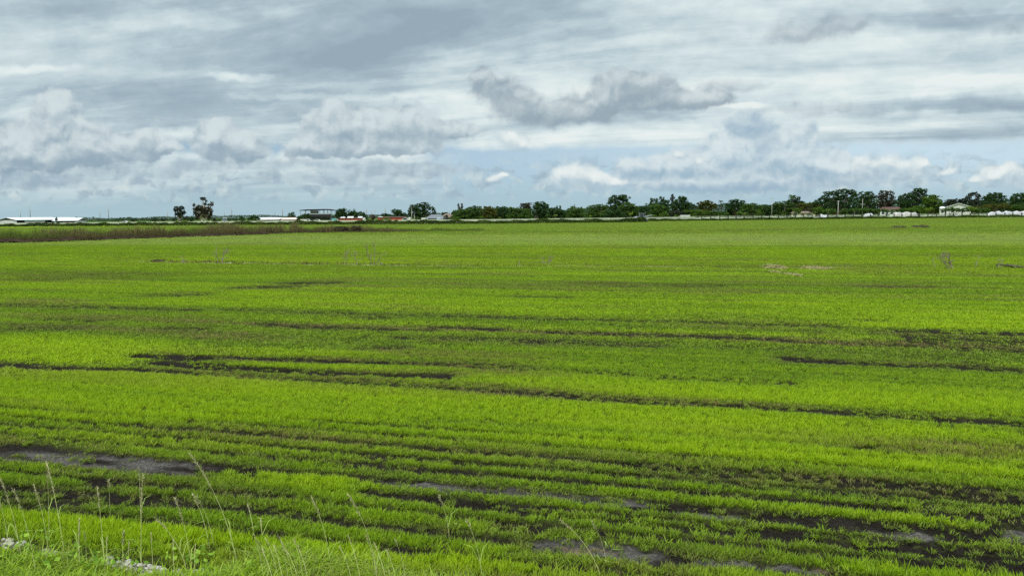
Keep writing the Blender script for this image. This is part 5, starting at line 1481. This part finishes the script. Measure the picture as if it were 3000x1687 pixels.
g = np.random.default_rng(78); n = 26000; D_W = 760.0
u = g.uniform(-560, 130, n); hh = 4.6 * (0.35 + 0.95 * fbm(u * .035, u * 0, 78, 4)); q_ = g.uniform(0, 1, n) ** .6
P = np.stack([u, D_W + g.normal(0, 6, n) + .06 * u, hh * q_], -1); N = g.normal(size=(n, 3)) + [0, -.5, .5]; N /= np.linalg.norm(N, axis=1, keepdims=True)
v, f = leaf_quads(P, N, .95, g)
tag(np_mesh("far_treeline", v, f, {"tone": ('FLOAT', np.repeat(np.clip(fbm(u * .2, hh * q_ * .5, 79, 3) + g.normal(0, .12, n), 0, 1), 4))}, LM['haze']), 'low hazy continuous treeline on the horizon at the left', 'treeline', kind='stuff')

WP = [(1326, 626), (1360, 616), (1400, 613), (1520, 611), (1560, 610), (1612, 613), (1660, 620), (1700, 615), (1780, 606), (1880, 608), (1930, 598), (2040, 602), (2100, 601), (2200, 604), (2300, 600), (2400, 598), (2450, 580), (2520, 584), (2620, 588), (2700, 584), (2760, 598), (2860, 588), (2940, 588), (3010, 585), (3100, 590)]
g = np.random.default_rng(88); n = 64000; D_W = 348.0
upx = g.uniform(1326, 3100, n); Xw = (upx - 1500) / F * D_W
top = np.array([at(a_, b_, D_W)[2] for a_, b_ in WP]); hw = np.interp(upx, [a_ for a_, _ in WP], top) * (.88 + .34 * fbm(Xw * .16, Xw * 0, 88, 4)); q_ = g.uniform(0, 1, n) ** .62
P = np.stack([Xw, D_W + g.normal(0, 2.2, n), hw * q_], -1); N = g.normal(size=(n, 3)) + [0, -.4, .5]; N /= np.linalg.norm(N, axis=1, keepdims=True)
v, f = leaf_quads(P, N, .50, g)
tag(np_mesh("woodland", v, f, {"tone": ('FLOAT', np.repeat(np.clip(1.3 * fbm(Xw * .35, hw * q_ * .6, 89, 3) - .25 + g.normal(0, .12, n), 0, 1), 4))}, LM['dark']), 'dark wood filling the background behind the nearer trees', 'woodland', kind='stuff')

# ------------------------------------------------------------------ dry ditch with dead weeds across the left of the field
BL = [tuple(gnd(x, y)[:2]) for x, y in ((-120, 718), (0, 714), (180, 709), (420, 700), (700, 690.5), (860, 684.5), (1000, 682), (1110, 681), (1250, 680), (1420, 678))]
bank_h = [.50, .50, .55, .45, .36, .30, .30, .22, .08, .03]
mb = MB(); prof_n = 7; Vv, Ff = [], []
nb = 0
for i in range(len(BL) - 1):
    a, b = np.array(BL[i]), np.array(BL[i + 1]); L = np.linalg.norm(b - a); k = max(6, int(L / 0.6))
    e = (b - a) / L; n_ = np.array([-e[1], e[0]]);  n_ = n_ if n_[1] > 0 else -n_
    for q_ in range(k):
        u = q_ / k; p = a + (b - a) * u; h = bank_h[i] * (1 - u) + bank_h[i + 1] * u
        kk = float(fbm(np.array([p[0] * .25]), np.array([p[1] * .25]), 9, 4)[0])
        h *= 0.45 + 1.1 * kk
        for j in range(prof_n):
            w = j / (prof_n - 1)
            jz = float(vnoise(np.array([p[0] * 1.7 + j * 3]), np.array([p[1] * 1.7]), 4)[0]) - .5
            Vv.append((*(p + n_ * (w * 2.6 + jz * .3)), max(-.03, h * math.sin(math.pi * min(1, w * .9 + .08)) ** .7 + jz * .14 * h * 2 - .02)))
        nb += 1
Ff = [(i * prof_n + j, (i + 1) * prof_n + j, (i + 1) * prof_n + j + 1, i * prof_n + j + 1) for i in range(nb - 1) for j in range(prof_n - 1)]
tag(np_mesh("ditch_bank_terrain", np.array(Vv), np.array(Ff), None, m_bank, smooth=True), kind='structure')

weed_mat = leaf_mat("dead_weed", (0.050, 0.042, 0.020), (0.185, 0.160, 0.068), 0.2)
wgreen_mat = leaf_mat("rank_weed", (0.050, 0.070, 0.018), (0.150, 0.190, 0.040), 0.3)


def weed_band(name, label, cat, pts, hs, depth, per_m, mat, seed, w=.03, lean=.18, off=0.4, clump=.35):
    """thin upright stems in one tangled mass"""
    g = np.random.default_rng(seed); V_, T_ = [], []
    for (a, b, h0, h1) in zip(pts[:-1], pts[1:], hs[:-1], hs[1:]):
        a, b = np.array(a), np.array(b); L = np.linalg.norm(b - a); e = (b - a) / L; n_ = np.array([-e[1], e[0]]); n_ = n_ if n_[1] > 0 else -n_
        n = int(L * per_m); u = g.uniform(0, L, n); off_ = off + g.uniform(0, 1, n) ** 1.2 * depth
        p = a + np.outer(u, e) + np.outer(off_, n_)
        cl = fbm(p[:, 0] * clump, p[:, 1] * clump, seed, 3)
        h = (h0 + (h1 - h0) * u / L) * np.clip(cl * 2.2 - .35, .12, 1.5) * g.uniform(.45, 1.15, n)
        t = np.clip(cl * 1.2 - .2 + g.normal(0, .2, n), 0, 1)
        az_ = g.uniform(0, 2 * math.pi, n); ln = g.normal(0, lean, n)[:, None] * h[:, None]
        dv = np.stack([np.cos(az_), np.sin(az_), 0 * az_], -1); sd = np.stack([-np.sin(az_ + .6), np.cos(az_ + .6), 0 * az_], -1) * (w * g.uniform(.6, 1.5, n))[:, None]
        b0 = np.concatenate([p, np.zeros((n, 1))], 1); up = np.stack([0 * h, 0 * h, h], -1)
        V_.append(np.stack([b0 - sd * .5, b0 + sd * .5, b0 + up * .6 + dv * ln * .4 + sd * .6, b0 + up + dv * ln], 1).reshape(-1, 3)); T_.append(np.repeat(t, 4))
        # side twigs
        k = g.integers(0, n, n * 2); q_ = g.uniform(.3, .9, n * 2)[:, None]
        s0 = b0[k] + up[k] * q_ + dv[k] * ln[k] * q_ * .8; a2 = g.uniform(0, 2 * math.pi, n * 2); l2 = (h[k] * g.uniform(.12, .35, n * 2))[:, None]
        d2 = np.stack([np.cos(a2), np.sin(a2), g.uniform(.3, 1.2, n * 2)], -1) * l2; s2 = np.cross(d2, g.normal(size=(n * 2, 3))); s2 /= np.linalg.norm(s2, axis=1, keepdims=True) + 1e-9
        s2 *= w * .45
        V_.append(np.stack([s0 - s2, s0 + s2, s0 + d2 + s2 * .3, s0 + d2 - s2 * .3], 1).reshape(-1, 3)); T_.append(np.repeat(t[k], 4))
    V_ = np.concatenate(V_); T_ = np.concatenate(T_)
    o = np_mesh(name, V_, np.arange(len(V_)).reshape(-1, 4), {"tone": ('FLOAT', T_)}, mat)
    return tag(o, label, cat, kind='stuff')


weed_band("dry_weeds", 'tangle of dry brown weeds standing along the ditch across the left of the field', 'weeds', BL[:-1], [.75, .80, 1.15, 1.3, 1.3, 1.25, 1.1, .6, .15], 5.5, 230, weed_mat, 21, w=.026, off=.6, lean=.13)
weed_band("rank_weeds", 'green rank weeds mixed in behind the dry brown ditch weeds', 'weeds', BL, [1.45, 1.4, 1.2, 1.05, .95, .9, .8, .7, .5, .35], 10.0, 260, wgreen_mat, 22, w=.028, off=1.5, lean=.12)
weed_band("brush_scraps", 'dark dead scraps and stubble along the sandy track', 'dead brush', [tuple(gnd(x, y)[:2]) for x, y in ((430, 768), (620, 771), (1000, 776), (1300, 779), (1480, 778), (1600, 780), (1900, 781))], [.10, .22, .12, .14, .30, .12, .05], 1.6, 26, weed_mat, 23, w=.03, lean=.7, off=-.6, clump=.5)


def dead_bush(label, px, py, w, h, seed, mat_=None):
    p = gnd(px, py); s = p[1] / F; g = np.random.default_rng(seed)
    o = thing("dead_bush", label, "bush", (p[0], p[1], 0))
    W_, H_ = w * s / 2, h * s
    P, N, T = crown_points([((0, .5, H_ * .5), (W_, 1.0, H_ * .55)), ((W_ * .4, .4, H_ * .4), (W_ * .6, .9, H_ * .45)), ((-W_ * .4, .6, H_ * .45), (W_ * .6, .9, H_ * .5))], .12, .9, g)
    k = P[:, 2] > 0; foliage_obj("foliage", P[k], N[k], T[k], .12, mat_ or deadbush_mat, o, g)
    mb = MB()
    for i in range(26):
        a = g.uniform(-1, 1); mb.tube([(a * W_ * .5, g.uniform(0, .8), 0), (a * W_ * .8, g.uniform(0, .9), H_ * .5), (a * W_ + g.normal(0, .1), g.uniform(0, .9), H_ * g.uniform(.8, 1.2))], [.03, .02, .008], 5)
    mb.build("stem", m_bark, o)
    return o


greybrush_mat = leaf_mat("grey_brush", (0.085, 0.095, 0.035), (0.200, 0.200, 0.100), 0.15)
deadbush_mat = leaf_mat("dead_bush_twigs", (0.026, 0.020, 0.015), (0.085, 0.066, 0.042), 0.15)
dead_bush('widest dark brown dead bush near the end of the dry weed strip', 998, 681.5, 46, 20, 31)
dead_bush('narrower dark brown dead bush just right of the widest dead bush', 1043, 681, 30, 20, 32)
dead_bush('low grey brush clump lying in the far green field, the left of a pair', 2638, 668, 40, 7, 33, greybrush_mat)
dead_bush('low grey brush clump with raised twigs, the right of a pair in the far field', 2702, 667.5, 48, 8, 34, greybrush_mat)
dead_bush('dark tuft of dead brush at the right end of the sandy track', 2985, 786, 26, 8, 35, greybrush_mat)
dead_bush('small dark weed clump on the left part of the sandy track', 452, 768, 26, 5, 36)

# weathered box in the weeds
p = gnd(341, 699.5); s = p[1] / F
o = thing("wooden_box", 'dark weathered box with open front standing in the dry weeds', "box", (p[0], p[1], 0), math.radians(-12))
w, h = 33 * s / 2, 12.5 * s
MB().box(-w, w, .75, .80, 0, h).build("rear_panel", m_wood, o)
MB().box(-w, -w + .06, 0, .747, 0, h).build("side_panel", m_wood, o); MB().box(w - .06, w, 0, .747, 0, h).build("side_panel", m_wood, o)
MB().box(-w + .063, -w * .15, -.0, .05, 0, h).build("front_board", m_wood, o)
MB().box(-w - .07, w + .07, -.08, .86, h + .003, h + .07).build("lid", m_wood, o, bevel=.01)

# ------------------------------------------------------------------ bare dead shrubs beside the track
def dead_shrub(label, px, py, w, h, seed, stems=3, thick=.016, dens=1.0, maxl=3):
    p = gnd(px, py); s = p[1] / F; g = np.random.default_rng(seed)
    o = thing("dead_shrub", label, "dead shrub", (p[0], p[1], 0))
    W_, H_ = w * s / 2, h * s
    main, fine = MB(), MB()

    def grow(mb, st, d, L, r, lvl):
        pts = [st]; q_ = st
        for i in range(3):
            d = d + g.normal(0, .16, 3); d /= np.linalg.norm(d); q_ = q_ + d * L / 3; pts.append(q_)
        mb.tube(pts, [r, r * .85, r * .7, r * .5], 5)
        if lvl < maxl:
            for i in range(int(g.integers(3, 6) * dens)):
                k = g.integers(1, 4); nd = d + g.normal(0, .55, 3) + [0, 0, .15]; nd /= np.linalg.norm(nd)
                grow(fine, pts[k], nd, L * g.uniform(.4, .65), max(.0035, r * .5), lvl + 1)
    for i in range(stems):
        x = (i - (stems - 1) / 2) / max(1, stems - 1) * W_ * .8 if stems > 1 else 0
        d = np.array([x / (H_ + .01) * .8 + g.normal(0, .1), g.normal(0, .1), 1.0]); d /= np.linalg.norm(d)
        grow(main, np.array([x * .6, g.normal(0, .05), 0.0]), d, H_ * .62 * g.uniform(.85, 1.1), thick, 0)
    main.build("trunk", m_twig, o); fine.build("twigs", m_twig, o)
    return o


dead_shrub('tallest bare dead shrub with two dark stems, by the right part of the track', 2786, 788, 56, 58, 41, 3, .026, 1.2, 4)
dead_shrub('bare dead shrub with thin stems, centre left of the field beside the track', 1095, 776, 34, 66, 42, 3, .018, 1.2)
dead_shrub('short bare shrub with one stick, left of the taller bare shrub by the track', 1047, 776, 24, 44, 43, 1, .016)
dead_shrub('faint thin bare shrub left of the one stick shrub by the track', 1012, 775, 20, 42, 44, 2, .010)
dead_shrub('low arching bare shrub nearest the left end of the track', 648, 773, 52, 44, 45, 3, .020)
dead_shrub('stubby dark sticks at the left end of the sandy track', 541, 773, 16, 26, 46, 2, .026, .6)
dead_shrub('small bare twigs over the dark brush, middle of the track', 1606, 777, 44, 30, 47, 3, .010)
dead_shrub('upright dead stick in the dark brush, middle of the track', 1522, 779, 10, 20, 48, 1, .024, .5)
dead_shrub('small bare sapling just left of the tallest bare shrub', 2738, 787, 12, 34, 49, 1, .012, .7)
dead_shrub('thin bare sapling right of the tallest bare shrub', 2858, 787, 16, 40, 50, 1, .012, .8)
dead_shrub('pale bare twigs near the right edge by the track', 2928, 787, 40, 42, 51, 2, .012, .9)


def straw_heap(label, px, py, w, h, n, seed):
    p = gnd(px, py); s = p[1] / F; g = np.random.default_rng(seed); W_, H_ = w * s / 2, h * s
    x = g.normal(0, .5, n) * W_; y = g.normal(0, .45, n); z = np.abs(g.normal(0, .42, n)) * H_ * np.exp(-(x / W_) ** 2 * .6) * (.5 + fbm(x * 1.2, y * 2, seed, 2))
    c = np.stack([x, y, z], -1); a = g.normal(0, .5, n); l = g.uniform(.04, .14, n)[:, None]
    d = np.stack([np.cos(a), np.sin(a), g.normal(.1, .3, n)], -1) * l; sd = np.cross(d, g.normal(size=(n, 3))); sd = sd / (np.linalg.norm(sd, axis=1, keepdims=True) + 1e-9) * .008
    V_ = np.stack([c - d - sd, c + d - sd, c + d + sd, c - d + sd], 1).reshape(-1, 3)
    V_[:, 2] = np.maximum(V_[:, 2], .004)
    o = np_mesh("straw_heap", V_, np.arange(4 * n).reshape(n, 4), None, m_straw)
    put(o, (p[0], p[1], 0)); return tag(o, label, "straw heap")


straw_heap('largest pale straw heap, left end of the straw by the sandy track', 2272, 785, 40, 8, 700, 61)
straw_heap('long low pale straw heap right of the larger one by the track', 2390, 787, 66, 5, 800, 62)
straw_heap('scrap of pale straw on the grass in front of the straw heaps', 2326, 806, 24, 4, 130, 63)
straw_heap('smallest scrap of pale straw in front of the largest straw heap', 2270, 797, 14, 3, 80, 64)

# ------------------------------------------------------------------ roadside verge: rank grass, pebbles and seeding stalks
def grass_blades(name, n, rad, h, w, lean, seed, mat):
    return tuft(name, n, rad, h, w, 3, lean, seed, .5)


verge_c = bpy.data.collections.new("verge_tufts")
for k in range(NV): verge_c.objects.link(grass_blades("verge_tuft", 12, .055, .19, .0085, .8, 500 + k, None))
for k in range(NV): verge_c.objects.link(grass_blades("verge_tuft", 7, .05, .34, .0035, .55, 520 + k, None))     # thin pale culms
rg = np.random.default_rng(15)
n = 60000
x = rg.uniform(-5.5, 2.5, n); y = rg.uniform(2.6, 7.2, n)
b, tn, dr, hg, pl, lu, du, s, t, px, py = field(x, y)
e = fbm(s * 1.6, t * 1.6, 211, 3) - .5
VERGE = [(60, 1690, 260, 62, .05), (900, 1705, 260, 58, .0), (640, 1735, 420, 40, .0), (860, 1660, 130, 40, .1)]
vm_ = blob_px(px, py, VERGE, e); gv_ = blob_px(px, py, GRAVEL, fbm(s * 2.0, t * 3.0, 111, 3) - .5)
off_ = (py > 1710) & (x < -0.2)
vm_ = np.maximum(vm_, off_ * 1.0)
k = (rg.uniform(size=n) < vm_ * (1 - .80 * gv_) * .62)
x, y, tn, hg, e = x[k], y[k], tn[k], hg[k], e[k]; px, py = px[k], py[k]; n = len(x)
thin = rg.uniform(size=n) < np.where((px > 800) & (px < 1250), .12, .02)
sc = rg.uniform(.35, .85, n) * (0.85 + e)
verge = instancer("verge_grass", verge_c, np.stack([x, y, np.full(n, -.01)], -1),
                  {"rot": ('FLOAT_VECTOR', np.stack([rg.normal(0, .12, n), rg.normal(0, .12, n), rg.uniform(0, 6.28, n)], -1)), "scl": ('FLOAT_VECTOR', np.stack([sc * .5 + .6, sc * .5 + .6, sc], -1)),
                   "tone": ('FLOAT', np.clip(.62 + rg.normal(0, .16, n), 0, 1)), "dry": ('FLOAT', np.where(thin, .55, np.clip(rg.normal(.05, .15, n), 0, 1))), "pale": ('FLOAT', np.where(thin, .9, np.clip(rg.normal(.12, .15, n), 0, 1))),
                   "idx": ('INT', np.where(thin, NV, 0) + rg.integers(0, NV, n))})
tag(verge, 'longer rank roadside grass along the lower left edge of the field', 'grass', kind='stuff')
print("verge", n)

# broad leaved weeds among it
wl = leaf_mat("broad_weed_leaf", (0.09, 0.19, 0.020), (0.26, 0.40, 0.050), .35)
g = np.random.default_rng(33); P, N, T = [], [], []
for cx, cy, m_ in [(60, 1650, 40), (180, 1665, 30), (330, 1685, 24), (20, 1610, 20), (590, 1655, 12), (620, 1665, 12), (500, 1672, 10), (700, 1680, 14), (110, 1600, 10)]:
    for i in range(m_):
        p = gnd(cx + g.normal(0, 55), cy + g.normal(0, 16)); P.append([p[0], p[1], g.uniform(.02, .13)]); N.append([g.normal(0, .6), g.normal(-.3, .6), 1]); T.append(g.uniform(.1, 1))
N = np.array(N); N /= np.linalg.norm(N, axis=1, keepdims=True)
v, f = leaf_quads(np.array(P), N, .042, g)
tag(np_mesh("broadleaf_weeds", v, f, {"tone": ('FLOAT', np.repeat(T, 4))}, wl), 'small broad leaved weeds among the pale pebbles at the lower left edge', 'weeds', kind='stuff')

# pale limestone pebbles
pc = bpy.data.collections.new("pebbles")
for k in range(NV):
    g = np.random.default_rng(600 + k); bm_ = []
    V_ = [];  nn, mm = 7, 5
    for i in range(mm + 1):
        for j in range(nn):
            th, ph = math.pi * i / mm, 2 * math.pi * j / nn; r = g.uniform(.75, 1.15)
            V_.append((r * math.sin(th) * math.cos(ph) * .03, r * math.sin(th) * math.sin(ph) * .024, r * math.cos(th) * .017))
    F_ = [(i * nn + j, (i + 1) * nn + j, (i + 1) * nn + (j + 1) % nn, i * nn + (j + 1) % nn) for i in range(mm) for j in range(nn)]
    pc.objects.link(np_mesh("pebble", np.array(V_), np.array(F_), None, m_stone, link=False))
n = 30000
x = rg.uniform(-5.5, .6, n); y = rg.uniform(3.5, 7, n); px, py = proj(x, y, 0 * x)
s = x * RD[0] + y * RD[1]; t = x * ND[0] + y * ND[1]
k = rg.uniform(size=n) < blob_px(px, py, GRAVEL, fbm(s * 2.0, t * 3.0, 111, 3) - .5) * .75
x, y = x[k], y[k]; n = len(x); sz = rg.uniform(.2, 1.0, n) ** 3 * .9 + .16
pb = instancer("gravel", pc, np.stack([x, y, np.full(n, .002)], -1), {"rot": ('FLOAT_VECTOR', np.stack([rg.normal(0, .3, n), rg.normal(0, .3, n), rg.uniform(0, 6.28, n)], -1)),
               "scl": ('FLOAT_VECTOR', np.repeat(sz[:, None], 3, 1)), "idx": ('INT', rg.integers(0, NV, n))})
tag(pb, 'pale limestone gravel showing through the grass at the lower left', 'gravel', kind='stuff')

# tall seeding stalks
m_leafstem = principled("stalk_leaf", (0.20, 0.27, 0.05), 0.8, 0.2, 9.0)
def stalk(label, tip, basep, seed, group=None, seedlen=.34, fat=1.0, leafy=True):
    g = np.random.default_rng(seed)
    b = gnd(*basep); t = at(tip[0], tip[1], b[1] + g.uniform(-.12, .12))
    o = thing("grass_stalk", label, "grass stalk", (b[0], b[1], 0), 0, group)
    v = t - np.array([b[0], b[1], 0]); n = 9
    pts = []
    for i in range(n + 1):
        q_ = i / n
        pts.append(np.array([v[0] * (q_ ** 1.55 * .75 + q_ * .25), v[1] * q_ ** 1.6, v[2] * (q_ + .06 * math.sin(math.pi * q_))]))
    MB().tube(pts, [.0021 * (1 - .6 * i / n) for i in range(n + 1)], 5).build("stem", m_stem, o)
    L = np.linalg.norm(v); P, N = [], []
    k0 = 1 - min(.6, seedlen * (1 if L > .5 else .8)); m_ = int(95 * L / .7 * seedlen / .34)
    mb = MB()
    for i in range(m_):
        q_ = k0 + (1 - k0) * (i + g.uniform(0, 1)) / m_; f_ = q_ * n; a = int(min(n - 1, f_)); p = pts[a] + (pts[a + 1] - pts[a]) * (f_ - a)
        d = (pts[a + 1] - pts[a]); d /= np.linalg.norm(d); r = np.cross(d, g.normal(size=3)); r /= np.linalg.norm(r)
        tp = p + d * g.uniform(.012, .026) + r * g.uniform(.003, .017) * fat; sd = np.cross(r, d) * .0018 * fat
        mb.add([p - sd, p + sd, tp + sd * .5, tp - sd * .5], [(0, 1, 2, 3)])
    mb.build("seed_head", m_seed, o)
    lv = MB()                                                          # one or two narrow leaves on the stem
    for i in range(2):
        q_ = g.uniform(.12, .4); a = int(q_ * n); p = pts[a]; az_ = g.uniform(0, 6.28); l = g.uniform(.12, .22)
        d = np.array([math.cos(az_) * .5, math.sin(az_) * .5, .8]); sd = np.array([-math.sin(az_), math.cos(az_), 0]) * .0035
        lv.add([p - sd, p + sd, p + d * l * .6 + sd, p + d * l * .6 - sd, p + d * l + [math.cos(az_) * .06, math.sin(az_) * .06, -.05]], [(0, 1, 2, 3), (3, 2, 4)])
    if leafy: lv.build("leaf", m_leafstem, o)
    return o


def z6(X_, Y_, k=0): return (1000 * k + X_ * .38820, 1187 + Y_ * .38820)


SK = [('tallest seeding stalk, leaning left with long golden seed head above the grey rut', (1435, 365), (1795, 1225), 0, .36),
      ('upright stalk with seed head near the left edge, its tip touching the grey rut', (352, 425), (480, 1090), 0, .4),
      ('left leaning stalk close to the left edge with bright golden tip', (102, 636), (270, 1285), 0, .3),
      ('short pale stalk at the very left edge', (-5, 720), (60, 1030), 0, .3),
      ('long faint stalk leaning out from the left edge', (8, 560), (165, 1185), 0, .36),
      ('thin faint stalk between the golden tipped and the upright stalk', (258, 605), (366, 1095), 0, .34),
      ('straight vertical stalk without lean beside the upright stalk', (360, 470), (372, 1000), 0, .3),
      ('straight tall vertical stalk standing in front of the gravel strip', (1078, 535), (1070, 1285), 0, .44),
      ('second vertical stalk close by the straight tall one, shorter', (1050, 480), (1066, 900), 0, .3),
      ('thin stalk with drooping faint head over the dark furrow', (735, 630), (795, 1245), 0, .3),
      ('short thin stalk left of the straight tall stalk', (820, 565), (832, 830), 0, .4),
      ('short brown seed spike standing by the gravel strip', (932, 948), (928, 1200), 0, .6),
      ('stalk leaning strongly left, low in front of the gravel end', (1172, 845), (1410, 1250), 0, .36),
      ('feathery stalk just right of the strongly leaning stalk', (1325, 705), (1448, 1245), 0, .42),
      ('first of two parallel thin stalks left of the tallest one', (1458, 675), (1582, 1080), 0, .32),
      ('second of two parallel thin stalks left of the tallest one', (1488, 695), (1612, 1060), 0, .32),
      ('thin upright brownish stalk left of the gravel strip', (598, 865), (604, 1230), 0, .5),
      ('pale leaning stalk in the patch of faded culms', (2355, 695), (2495, 1200), 0, .34),
      ('faint short stalk in front of the dark furrow, right of the tallest one', (1868, 745), (1915, 960), 0, .4),
      ('tiny upright stalk right of the faint short stalk', (1968, 870), (1982, 1010), 0, .4),
      ('long curved pale stalk leaning left from the bottom, left of centre', (55, 675), (275, 1290), 1, .32),
      ('curved stalk with thin head at the bottom, below the dark furrow', (948, 865), (1062, 1295), 1, .3),
      ('stalk leaning across the bare grey patch at the bottom centre', (1655, 865), (1955, 1295), 1, .3),
      ('faint tall stalk above the curved stalk, over the rows', (738, 680), (815, 1000), 1, .4),
      ('short stalk beside the bare grey patch, right of the leaning one', (1895, 880), (2000, 1200), 1, .3)]
for i, (lab, t_, b_, k_, sl) in enumerate(SK):
    stalk(lab, z6(*t_, k_), z6(*b_, k_), 700 + i, None, sl)
G_ST = 'faded culms in the rank grass'
for i in range(16):
    x_ = 1950 + (i * 37.7) % 620 if i < 10 else 2576 + (i * 71.3) % 480
    stalk('thin faded pale culm in the rank grass at the bottom edge', z6(x_ - 30 - 8 * (i % 4), 980 + (i * 53) % 130), z6(x_ + 40, 1330 + (i * 29) % 40), 800 + i, G_ST, .25, .7, False)
for i in range(6):
    x_ = 640 + (i * 167) % 1000
    stalk('short dry brown culm among the gravel and weeds', z6(x_, 960 + (i * 41) % 110), z6(x_ + 14 - (i % 3) * 9, 1220 + (i * 37) % 50), 850 + i, 'dry culms by the gravel', .4, .6, False)
